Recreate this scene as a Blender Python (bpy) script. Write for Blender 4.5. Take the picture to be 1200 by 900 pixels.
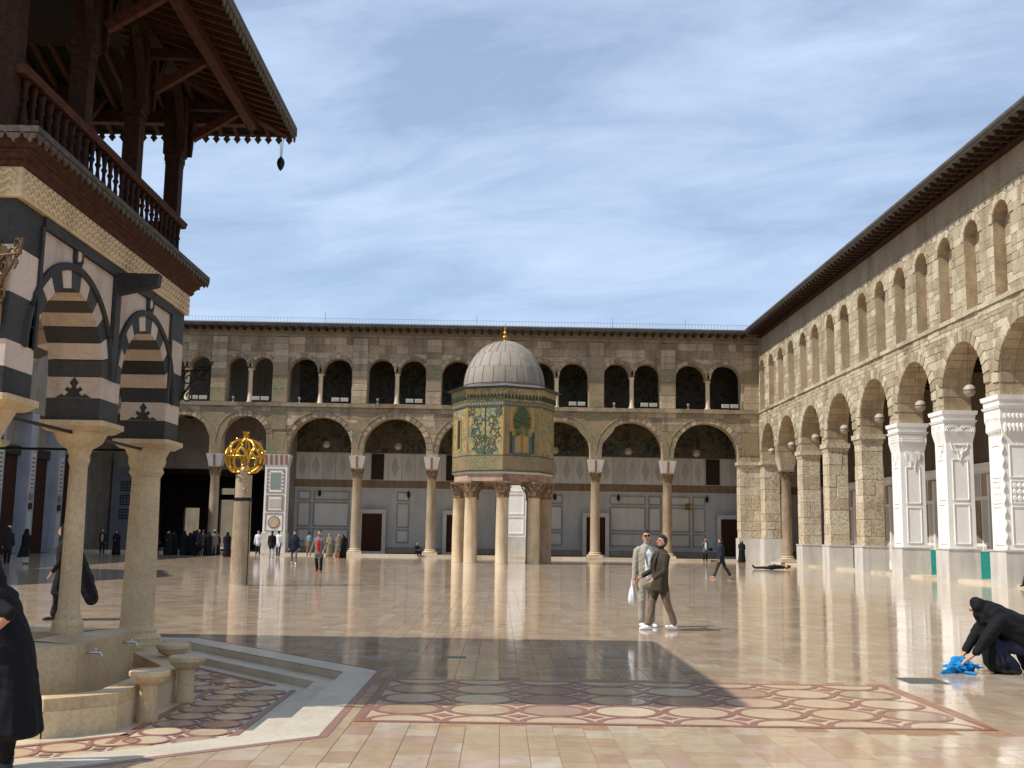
import bpy, bmesh, math, random
import numpy as np
from mathutils import Vector, Matrix

for o in list(bpy.data.objects):
    bpy.data.objects.remove(o)
scene = bpy.context.scene
COL = scene.collection
R = math.radians
PI = math.pi
rng = random.Random(7)

# ------------------------------------------------------------------ camera, sky, sun, exposure
EYE = 1.65
F_PX = 1280.0                                    # focal length in pixels of the 1200 px wide photograph
cam_data = bpy.data.cameras.new('camera')
cam_data.sensor_fit = 'HORIZONTAL'
cam_data.sensor_width = 36.0
cam_data.lens = 36.0 * F_PX / 1200.0
cam_data.clip_end = 3000.0
cam = bpy.data.objects.new('camera', cam_data)
COL.objects.link(cam)
cam.matrix_world = (Matrix.Translation((0, 0, EYE)) @ Matrix.Rotation(-R(0.537), 4, 'Z')
                    @ Matrix.Rotation(PI / 2 + R(7.917), 4, 'X') @ Matrix.Rotation(0.016, 4, 'Z'))
scene.camera = cam

SUN_EL, SUN_BACK = R(51.8), R(20.0)              # sun from the left, a little behind the camera
sun_vec = Vector((-math.cos(SUN_EL) * math.cos(SUN_BACK), -math.cos(SUN_EL) * math.sin(SUN_BACK), math.sin(SUN_EL)))
world = bpy.data.worlds.new('World')
scene.world = world
world.use_nodes = True
wn, wl = world.node_tree.nodes, world.node_tree.links
wn.clear()
w_out = wn.new('ShaderNodeOutputWorld')
w_bg = wn.new('ShaderNodeBackground')
w_sky = wn.new('ShaderNodeTexSky')
w_sky.sky_type = 'NISHITA'
w_sky.sun_disc = False
w_sky.sun_elevation = SUN_EL
w_sky.sun_rotation = math.atan2(sun_vec.x, sun_vec.y)
w_sky.altitude = 700
w_sky.air_density = 1.0
w_sky.dust_density = 0.6
w_sky.ozone_density = 1.3
w_bg.inputs['Strength'].default_value = 0.137
# thin cirrus, spread over the whole sky on a flat layer overhead
w_tc = wn.new('ShaderNodeTexCoord')
w_sep = wn.new('ShaderNodeSeparateXYZ')
wl.new(w_tc.outputs['Generated'], w_sep.inputs[0])
def wmath(op, a, b=None):
    n = wn.new('ShaderNodeMath'); n.operation = op
    for i, v in enumerate((a, b)):
        if v is None: continue
        if isinstance(v, (int, float)): n.inputs[i].default_value = v
        else: wl.new(v, n.inputs[i])
    return n.outputs[0]
w_z = wmath('ADD', wmath('MAXIMUM', w_sep.outputs[2], 0.0), 0.22)
w_cmb = wn.new('ShaderNodeCombineXYZ')
wl.new(wmath('DIVIDE', w_sep.outputs[0], w_z), w_cmb.inputs[0])
wl.new(wmath('ADD', wmath('MULTIPLY', wmath('DIVIDE', w_sep.outputs[1], w_z), 1.9), wmath('MULTIPLY', wmath('DIVIDE', w_sep.outputs[0], w_z), 0.5)), w_cmb.inputs[1])
w_n1 = wn.new('ShaderNodeTexNoise')
w_n1.inputs['Scale'].default_value = 2.0
w_n1.inputs['Detail'].default_value = 9
w_n1.inputs['Roughness'].default_value = 0.6
w_n1.inputs['Distortion'].default_value = 0.5
wl.new(w_cmb.outputs[0], w_n1.inputs['Vector'])
w_r1 = wn.new('ShaderNodeMapRange')
w_r1.inputs[1].default_value = 0.36; w_r1.inputs[2].default_value = 0.72
w_r1.inputs[3].default_value = 0.40; w_r1.inputs[4].default_value = 0.98
wl.new(w_n1.outputs[0], w_r1.inputs[0])
w_mix = wn.new('ShaderNodeMix'); w_mix.data_type = 'RGBA'
wl.new(w_r1.outputs[0], w_mix.inputs['Factor'])
wl.new(w_sky.outputs[0], w_mix.inputs['A'])
w_mix.inputs['B'].default_value = (4.65, 5.8, 7.6, 1)
wl.new(w_mix.outputs['Result'], w_bg.inputs[0])
wl.new(w_bg.outputs[0], w_out.inputs[0])

sun_data = bpy.data.lights.new('sun', 'SUN')
sun_data.energy = 5.0
sun_data.angle = R(0.5)
sun_data.color = (1.0, 0.955, 0.88)
sun = bpy.data.objects.new('sun', sun_data)
COL.objects.link(sun)
sun.rotation_euler = sun_vec.to_track_quat('Z', 'Y').to_euler()

vs = scene.view_settings
vs.view_transform = 'Standard'
vs.look = 'None'
vs.gamma = 1.0
vs.use_curve_mapping = False
vs.exposure = 0.0

# ------------------------------------------------------------------ materials
MATS = {}
def new_mat(name):
    m = bpy.data.materials.new(name); m.use_nodes = True
    nt = m.node_tree
    b = nt.nodes['Principled BSDF']
    MATS[name] = m
    return m, nt.nodes, nt.links, b
def s2l(r, g, b):
    f = lambda c: (c / 255 / 12.92) if c / 255 <= 0.04045 else ((c / 255 + 0.055) / 1.055) ** 2.4
    return (f(r), f(g), f(b), 1)
def noise(N, L, vec, scale, detail=4, rough=0.55, dist=0.0):
    n = N.new('ShaderNodeTexNoise')
    n.inputs['Scale'].default_value = scale; n.inputs['Detail'].default_value = detail
    n.inputs['Roughness'].default_value = rough; n.inputs['Distortion'].default_value = dist
    if vec is not None: L.new(vec, n.inputs['Vector'])
    return n.outputs[0]
def ramp(N, L, fac, stops):
    r = N.new('ShaderNodeValToRGB')
    els = r.color_ramp.elements
    while len(els) < len(stops): els.new(0.5)
    for e, (p, c) in zip(els, stops):
        e.position = p; e.color = c if len(c) == 4 else (*c, 1)
    L.new(fac, r.inputs[0])
    return r.outputs[0]
def mixc(N, L, fac, a, b, blend='MIX'):
    m = N.new('ShaderNodeMix'); m.data_type = 'RGBA'; m.blend_type = blend
    for k, v in (('Factor', fac), ('A', a), ('B', b)):
        if isinstance(v, (int, float)): m.inputs[k].default_value = v
        elif isinstance(v, tuple): m.inputs[k].default_value = v
        else: L.new(v, m.inputs[k])
    return m.outputs['Result']
def bump(N, L, b, h, strength, dist=0.02):
    n = N.new('ShaderNodeBump'); n.inputs['Strength'].default_value = strength
    n.inputs['Distance'].default_value = dist
    L.new(h, n.inputs['Height']); L.new(n.outputs[0], b.inputs['Normal'])
def tint_out(N):
    a = N.new('ShaderNodeAttribute'); a.attribute_name = 'tint'
    return a.outputs['Fac']
def stone(name, ca, cb, cc, scale=1.2, rough=0.85, bmp=0.5, pit=0.35, spec=0.3, tint=True, fine=14, streak=0.22):
    """weathered stone: two tones by noise, a third tone per piece, fine grain and pits"""
    m, N, L, b = new_mat(name)
    pos = N.new('ShaderNodeNewGeometry').outputs['Position']
    n1 = noise(N, L, pos, scale, 5, 0.6)
    n2 = noise(N, L, pos, scale * fine, 4, 0.65)
    col = mixc(N, L, ramp(N, L, n1, [(0.36, (0, 0, 0)), (0.66, (1, 1, 1))]), ca, cb)
    if tint: col = mixc(N, L, tint_out(N), col, cc)
    if streak:
        mp = N.new('ShaderNodeMapping'); mp.inputs['Scale'].default_value = (1.6, 1.6, 0.22); L.new(pos, mp.inputs[0])
        n3 = noise(N, L, mp.outputs[0], 1.0, 6, 0.65, 0.4)
        col = mixc(N, L, 1.0, col, ramp(N, L, n3, [(0.34, (1 - streak, 1 - streak * 1.05, 1 - streak * 1.12)), (0.52, (1, 1, 1)), (0.75, (1 + streak * .3,) * 3)]), 'MULTIPLY')
    g = ramp(N, L, n2, [(0.3, (1 - pit,) * 3), (0.55, (1, 1, 1)), (0.8, (1.0 + 0.3 * pit,) * 3)])
    col = mixc(N, L, 1.0, col, g, 'MULTIPLY')
    L.new(col, b.inputs['Base Color'])
    b.inputs['Roughness'].default_value = rough
    b.inputs['Specular IOR Level'].default_value = spec
    bump(N, L, b, n2, bmp, 0.03)
    return m
def plain(name, c, rough=0.6, metal=0.0, nscale=8.0, var=0.25, bmp=0.1, spec=0.4):
    m, N, L, b = new_mat(name)
    pos = N.new('ShaderNodeNewGeometry').outputs['Position']
    n1 = noise(N, L, pos, nscale, 5, 0.6)
    g = ramp(N, L, n1, [(0.3, (1 - var,) * 3), (0.7, (1 + var * 0.4,) * 3)])
    L.new(mixc(N, L, 1.0, c, g, 'MULTIPLY'), b.inputs['Base Color'])
    b.inputs['Roughness'].default_value = rough; b.inputs['Metallic'].default_value = metal
    b.inputs['Specular IOR Level'].default_value = spec
    bump(N, L, b, n1, bmp, 0.02)
    return m

stone('tan_stone', s2l(174, 158, 130), s2l(146, 130, 105), s2l(202, 189, 163), 0.7, bmp=0.8, streak=.28)
stone('brown_stone', s2l(158, 137, 110), s2l(114, 99, 80), s2l(186, 166, 138), 0.5, bmp=0.6, streak=.3)
stone('mortar', s2l(172, 154, 124), s2l(148, 130, 102), s2l(170, 150, 120), 1.5)
stone('soffit_stone', s2l(178, 158, 128), s2l(150, 129, 100), s2l(196, 177, 148), 1.2)
stone('pitted_stone', s2l(206, 189, 160), s2l(178, 158, 128), s2l(216, 202, 178), 1.1, bmp=1.0, pit=0.55, fine=7)
stone('grey_marble', s2l(206, 202, 192), s2l(186, 180, 168), s2l(222, 218, 210), 1.0, rough=0.45, bmp=0.05, pit=0.06)
stone('white_marble', s2l(242, 240, 234), s2l(232, 229, 220), s2l(244, 243, 238), 0.8, rough=0.55, bmp=0.12, pit=0.08, streak=.08)
stone('wall_marble', s2l(196, 190, 178), s2l(180, 173, 160), s2l(210, 205, 196), 0.8, rough=0.4, bmp=0.05, pit=0.08, streak=.09)
stone('wall_marble_low', s2l(184, 182, 175), s2l(166, 164, 157), s2l(198, 196, 190), 0.7, rough=0.4, bmp=0.05, pit=0.08, streak=.12)
stone('dado_grey', s2l(120, 120, 124), s2l(100, 100, 104), s2l(128, 128, 132), 0.8, rough=0.5, bmp=0.05, pit=0.1)  # pale dado turned grey, portico shade carried by the colour
stone('frame_grey', s2l(150, 146, 138), s2l(132, 128, 120), s2l(156, 152, 144), 0.8, rough=0.5, bmp=0.05, pit=0.1)
stone('brown_plaster', s2l(112, 98, 80), s2l(92, 80, 65), s2l(118, 104, 86), 0.8)  # upper inner wall on the right, arcade shade mixed into the brown
stone('hall_marble', s2l(168, 170, 176), s2l(146, 148, 154), s2l(172, 174, 180), 0.8, rough=0.5, bmp=0.05, pit=0.1)  # white piers toned bluish grey, the facade's shade is in the colour
stone('band_stone', s2l(140, 116, 86), s2l(104, 82, 58), s2l(160, 136, 104), 5.0, rough=0.6, bmp=0.1)
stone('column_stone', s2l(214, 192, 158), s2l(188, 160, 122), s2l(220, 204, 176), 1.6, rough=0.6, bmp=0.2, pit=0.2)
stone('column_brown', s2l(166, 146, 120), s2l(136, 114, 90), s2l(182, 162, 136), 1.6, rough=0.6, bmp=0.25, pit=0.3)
stone('capital_stone', s2l(150, 124, 96), s2l(100, 78, 58), s2l(170, 146, 118), 5.0, bmp=0.8, pit=0.5)
stone('fountain_stone', s2l(208, 180, 138), s2l(182, 152, 112), s2l(218, 194, 156), 1.8, rough=0.55, bmp=0.2, pit=0.22)
stone('pink_stone', s2l(172, 142, 120), s2l(140, 110, 92), s2l(190, 166, 146), 3.0, rough=0.7, bmp=0.3)
stone('basalt', s2l(58, 56, 53), s2l(40, 39, 38), s2l(72, 70, 67), 2.0, rough=0.7, bmp=0.35, pit=0.35)
stone('pale_ablaq', s2l(198, 176, 156), s2l(180, 156, 134), s2l(206, 186, 166), 1.6, rough=0.7, bmp=0.2, pit=0.16, streak=.3)
stone('red_stone', s2l(152, 104, 90), s2l(130, 84, 72), s2l(168, 122, 106), 3.0, rough=0.2, bmp=0.05, pit=0.3, streak=0.0)
stone('disc_stone', s2l(200, 174, 140), s2l(186, 154, 126), s2l(212, 192, 162), 2.2, rough=0.16, bmp=0.03, pit=0.18, streak=0.0)
stone('curb_marble', s2l(204, 190, 164), s2l(182, 164, 136), s2l(214, 202, 182), 1.6, rough=0.25, bmp=0.03, pit=0.16, streak=0.0)
stone('lead_sheet', s2l(144, 134, 119), s2l(122, 113, 100), s2l(156, 146, 132), 1.5, rough=0.7, bmp=0.25, pit=0.14)
stone('roof_lead', s2l(104, 100, 96), s2l(82, 78, 74), s2l(118, 114, 110), 1.0, rough=0.7, bmp=0.3)
stone('plaster', s2l(150, 136, 112), s2l(128, 112, 90), s2l(160, 146, 122), 0.8)
stone('deep_shade_plaster', s2l(84, 76, 68), s2l(62, 56, 50), s2l(92, 84, 76), 0.8)  # vestibule walls: the gateway's darkness is painted into the colour
stone('shade_plaster', s2l(150, 140, 126), s2l(120, 112, 100), s2l(170, 160, 148), 0.8)

def wood(name, c1, c2, rough=0.6):
    m, N, L, b = new_mat(name)
    pos = N.new('ShaderNodeNewGeometry').outputs['Position']
    mp = N.new('ShaderNodeMapping'); mp.inputs['Scale'].default_value = (9, 3, 9)
    L.new(pos, mp.inputs[0])
    n1 = noise(N, L, mp.outputs[0], 2.2, 6, 0.65, 0.6)
    col = mixc(N, L, ramp(N, L, n1, [(0.35, (0, 0, 0)), (0.65, (1, 1, 1))]), c1, c2)
    L.new(col, b.inputs['Base Color'])
    b.inputs['Roughness'].default_value = max(rough, .75); b.inputs['Specular IOR Level'].default_value = 0.15
    bump(N, L, b, n1, 0.25, 0.01)
wood('red_wood', s2l(80, 47, 32), s2l(50, 29, 20))
wood('dark_wood', s2l(60, 38, 28), s2l(36, 22, 16))
wood('shade_wood', s2l(32, 23, 18), s2l(20, 14, 11))  # roof underside: the deep shade there is put into this near-black tone
wood('grey_wood', s2l(96, 86, 74), s2l(66, 58, 48))
wood('door_wood', s2l(74, 46, 32), s2l(48, 28, 20))
wood('rafter_wood', s2l(70, 52, 40), s2l(42, 31, 24))
plain('rail_metal', s2l(150, 152, 156), 0.5, 0.6)
plain('black_iron', s2l(34, 30, 28), 0.5, 0.5)
plain('brass', s2l(98, 72, 42), 0.55, 0.4)
plain('chrome', s2l(190, 190, 190), 0.2, 1.0, var=0.05)
plain('gold', s2l(206, 160, 66), 0.33, 1.0, 6.0, 0.35, 0.05)
plain('lamp_glass', s2l(168, 156, 140), 0.5, 0, 3, 0.12, 0.02)
plain('cable', s2l(60, 56, 50), 0.6)
plain('teal_cloth', s2l(22, 128, 116), 0.8)
plain('floodlight_white', s2l(222, 218, 206), 0.5)
plain('lead_dark', s2l(70, 72, 74), 0.6, 0.2)
plain('yellow_sign', s2l(168, 136, 60), 0.6)
plain('dark_panel', s2l(44, 42, 46), 0.6)
plain('drain_metal', s2l(120, 116, 104), 0.5, 0.3)
plain('drain_dark', s2l(88, 86, 76), 0.5, 0.2)
plain('blue_stone', s2l(146, 152, 146), 0.6, nscale=20, var=0.4)
plain('ink', s2l(70, 66, 62), 0.7)
plain('rust_stone', s2l(160, 116, 96), 0.7)

# mosaic: gold ground, vines of green, teal and cream
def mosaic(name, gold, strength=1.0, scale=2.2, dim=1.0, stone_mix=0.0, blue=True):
    m, N, L, b = new_mat(name)
    pos = N.new('ShaderNodeNewGeometry').outputs['Position']
    nz = N.new('ShaderNodeTexNoise'); nz.inputs['Scale'].default_value = scale * 1.1; nz.inputs['Detail'].default_value = 2
    L.new(pos, nz.inputs['Vector'])
    add = N.new('ShaderNodeVectorMath'); add.operation = 'MULTIPLY_ADD'
    L.new(nz.outputs['Color'], add.inputs[0]); add.inputs[1].default_value = (0.9, 0.9, 0.9); L.new(pos, add.inputs[2])
    v = N.new('ShaderNodeTexVoronoi'); v.feature = 'SMOOTH_F1'; v.inputs['Scale'].default_value = scale
    L.new(add.outputs[0], v.inputs['Vector'])
    ms = N.new('ShaderNodeMath'); ms.operation = 'SINE'
    mm = N.new('ShaderNodeMath'); mm.operation = 'MULTIPLY'; mm.inputs[1].default_value = 17.0
    L.new(v.outputs['Distance'], mm.inputs[0]); L.new(mm.outputs[0], ms.inputs[0])
    fac = ramp(N, L, ms.outputs[0], [(0.05, (0, 0, 0)), (0.32, (1, 1, 1))])
    nn = noise(N, L, pos, scale * 4.0, 3, 0.6)
    leaf = ramp(N, L, nn, [(0.3, s2l(86, 96, 62)), (0.46, s2l(126, 130, 88)), (0.55, s2l(110, 118, 116) if blue else s2l(104, 104, 72)), (0.66, s2l(188, 176, 136))])
    col = mixc(N, L, fac, gold, leaf) if strength > 0 else gold
    tess = noise(N, L, pos, scale * 26, 2, 0.6)
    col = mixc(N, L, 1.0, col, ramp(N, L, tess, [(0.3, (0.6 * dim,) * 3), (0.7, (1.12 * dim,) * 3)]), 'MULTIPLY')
    if stone_mix:
        n3 = noise(N, L, pos, 0.7, 4)
        col = mixc(N, L, ramp(N, L, n3, [(0.45, (0, 0, 0)), (0.55, (stone_mix,) * 3)]), col, tuple(c * dim for c in s2l(150, 126, 96)[:3]) + (1,))
    L.new(col, b.inputs['Base Color'])
    b.inputs['Roughness'].default_value = 0.55
    bump(N, L, b, tess, 0.25, 0.01)
mosaic('gold_mosaic', s2l(172, 148, 90), 1, 1.9)
mosaic('gold_plain', s2l(174, 140, 74), 0, 1.7)
mosaic('green_mosaic', s2l(146, 126, 90), 1, 2.4, 0.92, 0.75, False)
mosaic('wall_mosaic', s2l(120, 106, 64), 1, 1.1, 0.8, 0.6)
mosaic('dark_mosaic', s2l(70, 57, 38), 1, 1.6, 0.42, 0.45, False)  # dimmed so that the shade inside the arches sits in the albedo
plain('palm_green', s2l(72, 92, 54), 0.6, nscale=14, var=0.4)
plain('palm_dark', s2l(58, 66, 46), 0.6, nscale=14, var=0.4)
plain('mosaic_blue', s2l(86, 94, 90), 0.6, nscale=12, var=0.4)
plain('mosaic_white', s2l(146, 138, 102), 0.6, nscale=14, var=0.3)

# polished courtyard marble; far: joints by material, near: every tile is geometry
def floor_mat(name, brick):
    m, N, L, b = new_mat(name)
    pos = N.new('ShaderNodeNewGeometry').outputs['Position']
    sxyz = N.new('ShaderNodeSeparateXYZ'); L.new(pos, sxyz.inputs[0])
    if brick:
        cm = N.new('ShaderNodeCombineXYZ')
        L.new(sxyz.outputs[1], cm.inputs[0]); L.new(sxyz.outputs[0], cm.inputs[1])
        bt = N.new('ShaderNodeTexBrick')
        L.new(cm.outputs[0], bt.inputs['Vector'])
        bt.inputs['Scale'].default_value = 1.0
        bt.inputs['Brick Width'].default_value = 0.42; bt.inputs['Row Height'].default_value = 0.29
        bt.inputs['Mortar Size'].default_value = 0.004
        bt.inputs['Color1'].default_value = (0, 0, 0, 1); bt.inputs['Color2'].default_value = (1, 1, 1, 1)
        bt.inputs['Mortar'].default_value = (0.1, 0.1, 0.1, 1)
        t = bt.outputs['Color']
    else:
        t = tint_out(N)
    base = ramp(N, L, t, [(0.0, s2l(192, 162, 138)), (0.2, s2l(210, 190, 158)), (0.4, s2l(200, 174, 142)),
                          (0.6, s2l(216, 198, 168)), (0.8, s2l(198, 168, 150)), (1.0, s2l(218, 206, 182))])
    n1 = noise(N, L, pos, 3.0, 6, 0.6, 1.5)
    col = mixc(N, L, ramp(N, L, n1, [(0.4, (0, 0, 0)), (0.75, (0.55,) * 3)]), base, s2l(178, 138, 108))
    n0 = noise(N, L, pos, 0.12, 3, 0.5)
    col = mixc(N, L, 1.0, col, ramp(N, L, n0, [(0.3, (0.73, 0.73, 0.73)), (0.7, (0.92, 0.915, 0.905))]), 'MULTIPLY')
    L.new(col, b.inputs['Base Color'])
    n2 = noise(N, L, pos, 1.3, 4, 0.6)
    rr = ramp(N, L, n2, [(0.3, (0.045,) * 3), (0.7, (0.13,) * 3)])
    L.new(rr, b.inputs['Roughness'])
    b.inputs['IOR'].default_value = 1.62
    # the polish is not flat: slow waves from tile to tile, mostly across the view
    mp = N.new('ShaderNodeMapping'); mp.inputs['Scale'].default_value = (1.0, 2.2, 1.0); L.new(pos, mp.inputs[0])
    nb = noise(N, L, mp.outputs[0], 1.1, 2, 0.5)
    if brick:
        s = N.new('ShaderNodeMath'); s.operation = 'MULTIPLY_ADD'; s.inputs[1].default_value = 0.10
        L.new(t, s.inputs[0]); L.new(nb, s.inputs[2]); nb = s.outputs[0]
    bump(N, L, b, nb, 0.07, 0.03)
floor_mat('floor_far', True)
floor_mat('floor_tile', False)
plain('grout', s2l(150, 116, 84), 0.8)
stone('street_ground', s2l(150, 136, 116), s2l(126, 112, 94), s2l(150, 136, 116), 0.3)

# ------------------------------------------------------------------ mesh helpers
class MB:
    def __init__(s): s.v, s.f, s.t, s.m = [], [], [], []
    def face(s, idx, t=0.3, m=0): s.f.append(idx); s.t.append(t); s.m.append(m)
    def pts(s, pts): i = len(s.v); s.v.extend([tuple(p) for p in pts]); return i
    def quad(s, a, b, c, d, t=0.3, m=0):
        i = s.pts((a, b, c, d)); s.face((i, i + 1, i + 2, i + 3), t, m)
    def prism(s, bot, top, t=0.3, m=0):
        n = len(bot); i = s.pts(bot); s.pts(top)
        s.face(tuple(i + k for k in reversed(range(n))), t, m)
        s.face(tuple(i + n + k for k in range(n)), t, m)
        for k in range(n):
            q = (k + 1) % n
            s.face((i + k, i + q, i + n + q, i + n + k), t, m)
        return s
    def box(s, x0, x1, y0, y1, z0, z1, t=0.3, m=0):
        return s.prism([(x0, y0, z0), (x1, y0, z0), (x1, y1, z0), (x0, y1, z0)],
                       [(x0, y0, z1), (x1, y0, z1), (x1, y1, z1), (x0, y1, z1)], t, m)
    def poly(s, pts, z0, z1, t=0.3, m=0):
        return s.prism([(p[0], p[1], z0) for p in pts], [(p[0], p[1], z1) for p in pts], t, m)
    def lathe(s, prof, n=20, c=(0, 0), t=0.3, m=0, fold=None, a0=0.0):
        rings = []
        for r, z in prof:
            ring = []
            for k in range(n):
                a = a0 + 2 * PI * k / n
                rr = r * (1 + fold(a, z)) if fold else r
                ring.append((c[0] + rr * math.cos(a), c[1] + rr * math.sin(a), z))
            rings.append(s.pts(ring))
        for i, j in zip(rings, rings[1:]):
            for k in range(n):
                q = (k + 1) % n
                s.face((i + k, i + q, j + q, j + k), t, m)
        s.face(tuple(rings[0] + k for k in reversed(range(n))), t, m)
        s.face(tuple(rings[-1] + k for k in range(n)), t, m)
        return s
    def tube(s, path, r, n=8, t=0.3, m=0, closed=False):
        P = [Vector(p) for p in path]; N = len(P)
        rr = r if isinstance(r, (list, tuple)) else [r] * N
        rings = []
        for i, p in enumerate(P):
            a = P[(i - 1) % N] if closed or i > 0 else p
            b = P[(i + 1) % N] if closed or i < N - 1 else p
            d = (b - a).normalized()
            ref = Vector((0, 0, 1)) if abs(d.z) < 0.9 else Vector((1, 0, 0))
            u = d.cross(ref).normalized(); w = d.cross(u)
            rings.append(s.pts([p + rr[i] * (math.cos(2 * PI * k / n) * u + math.sin(2 * PI * k / n) * w) for k in range(n)]))
        pairs = list(zip(rings, rings[1:])) + ([(rings[-1], rings[0])] if closed else [])
        for i, j in pairs:
            for k in range(n):
                q = (k + 1) % n
                s.face((i + k, j + k, j + q, i + q), t, m)
        if not closed:
            s.face(tuple(rings[0] + k for k in range(n)), t, m)
            s.face(tuple(rings[-1] + k for k in reversed(range(n))), t, m)
        return s
    def bar(s, a, b, w, h, t=0.3, m=0):
        a, b = Vector(a), Vector(b); d = (b - a).normalized()
        ref = Vector((0, 0, 1)) if abs(d.z) < 0.95 else Vector((1, 0, 0))
        u = d.cross(ref).normalized() * w / 2; v = u.cross(d).normalized() * h / 2
        return s.prism([a - u - v, a + u - v, a + u + v, a - u + v], [b - u - v, b + u - v, b + u + v, b - u + v], t, m)
    def sphere(s, c, r, n=16, k=10, t=0.3, m=0, sz=1.0):
        prof = [(max(1e-4, r * math.sin(PI * i / k)), c[2] - r * sz * math.cos(PI * i / k)) for i in range(k + 1)]
        return s.lathe(prof, n, (c[0], c[1]), t, m)
    def mesh(s, name, mats):
        me = bpy.data.meshes.new(name)
        me.from_pydata(s.v, [], s.f)
        for mt in mats: me.materials.append(MATS[mt])
        if len(mats) > 1: me.polygons.foreach_set('material_index', s.m)
        a = me.attributes.new('tint', 'FLOAT', 'FACE'); a.data.foreach_set('value', s.t)
        return me
    def build(s, name, mats, parent=None, smooth=False, fix=True):
        if isinstance(mats, str): mats = [mats]
        me = s.mesh(name, mats)
        if fix:
            bm = bmesh.new(); bm.from_mesh(me); bmesh.ops.recalc_face_normals(bm, faces=bm.faces); bm.to_mesh(me); bm.free()
        if smooth is not False:
            ang = 40 if smooth is True else smooth
            me.polygons.foreach_set('use_smooth', [True] * len(me.polygons))
            me.set_sharp_from_angle(angle=R(ang))
        return link(name, me, parent)
def link(name, data, parent=None):
    o = bpy.data.objects.new(name, data); COL.objects.link(o)
    if parent is not None: o.parent = parent
    return o
def thing(name, label, cat, group=None, loc=(0, 0, 0), rz=0.0):
    o = bpy.data.objects.new(name, None); COL.objects.link(o)
    o.empty_display_size = 0.1
    o.location = loc; o.rotation_euler = (0, 0, rz)
    return tag(o, label, cat, group)
def tag(o, label=None, cat=None, group=None, kind=None):
    if label: o['label'] = label
    if cat: o['category'] = cat
    if group: o['group'] = group
    if kind: o['kind'] = kind
    return o
def copy_tree(o, parent=None):
    c = o.copy(); COL.objects.link(c)
    if parent is not None: c.parent = parent
    for ch in o.children: copy_tree(ch, c)
    return c
def slab(name, u_loops, fn, d0, d1, mats, parent):
    """flat wall with holes: loops in (u, v), first the outline; fn(u, v, d) -> point, d0 front, d1 back"""
    bm = bmesh.new()
    fr = []
    for lp in u_loops:
        vv = [bm.verts.new((u, v, 0)) for u, v in lp]
        fr.append(vv)
        for a, b in zip(vv, vv[1:] + vv[:1]): bm.edges.new((a, b))
    bmesh.ops.triangle_fill(bm, use_beauty=True, use_dissolve=False, edges=bm.edges[:])
    bm.verts.index_update()
    mb = MB()
    tri = [tuple(v.index for v in f.verts) for f in bm.faces]
    uv = [(v.co.x, v.co.y) for v in bm.verts]
    i0 = mb.pts([fn(u, v, d0) for u, v in uv]); i1 = mb.pts([fn(u, v, d1) for u, v in uv])
    for t in tri:
        mb.face(tuple(i0 + k for k in t), 0.3, 0); mb.face(tuple(i1 + k for k in reversed(t)), 0.3, 0)
    for vv in fr:
        for a, b in zip(vv, vv[1:] + vv[:1]):
            mb.face((i0 + a.index, i0 + b.index, i1 + b.index, i1 + a.index), rng.random() * 0.5, len(mats) - 1)
    bm.free()
    return mb.build(name, mats, parent)
def arch_pts(c, hw, base, spring, n=14):
    p = [(c - hw, base)] if base < spring - 1e-4 else []
    p += [(c - hw * math.cos(PI * k / n), spring + hw * math.sin(PI * k / n)) for k in range(n + 1)]
    if base < spring - 1e-4: p.append((c + hw, base))
    return p

class Opening:
    def __init__(s, c, hw, sill, spring, ring): s.c, s.hw, s.sill, s.spring, s.ring = c, hw, sill, spring, ring
    def half(s, v):
        if v < s.sill - 1e-3: return 0.0
        if v <= s.spring: return s.hw
        q = (s.hw + s.ring) ** 2 - (v - s.spring) ** 2
        return math.sqrt(q) if q > 0 else 0.0
def veneer(u0, u1, v0, v1, openings, ch, bl, breaks=(), gap=0.012, seed=1, prot=(0.015, 0.045)):
    """coursed ashlar cut round the openings: list of (quad in u,v, proud)"""
    r = random.Random(seed)
    cuts = sorted(set([v0, v1] + [b for b in breaks if v0 < b < v1]))
    rows = []
    for a, b in zip(cuts, cuts[1:]):
        n = max(1, round((b - a) / ch)); ws = [r.uniform(0.6, 1.4) for _ in range(n)]; sm = sum(ws); x = a
        for w in ws: rows.append((x, x + (b - a) * w / sm)); x += (b - a) * w / sm
    out = []
    for va, vb in rows:
        segs = []; l = (u0, u0)
        for op in sorted(openings, key=lambda o: o.c):
            ha, hb = op.half(va + 1e-3), op.half(vb - 1e-3)
            if ha < 0.02 and hb < 0.02: continue
            if op.c < u0 or op.c > u1: continue
            segs.append((l, (op.c - ha, op.c - hb))); l = (op.c + ha, op.c + hb)
        segs.append((l, (u1, u1)))
        for (la, lb), (ra, rb) in segs:
            lm, rm = max(la, lb), min(ra, rb)
            if max(ra - la, rb - lb) < 0.06: continue
            cu = []
            x = lm + r.uniform(0.35, 1.1) * bl
            while x < rm - 0.35 * bl: cu.append(x); x += r.uniform(0.55, 1.5) * bl
            edges = [(la, lb)] + [(c, c) for c in cu] + [(ra, rb)]
            for (ea, eb), (ga, gb) in zip(edges, edges[1:]):
                if ga - ea < -0.01 or gb - eb < -0.01: continue
                g = gap / 2 + r.uniform(0, gap)
                q = [(ea + g, va + g), (max(ga - g, ea + g), va + g), (max(gb - g, eb + g), vb - g), (eb + g, vb - g)]
                q = [(u + r.uniform(-.006, .006), v + r.uniform(-.006, .006)) for u, v in q]
                out.append((q, r.uniform(*prot)))
    return out
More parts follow.
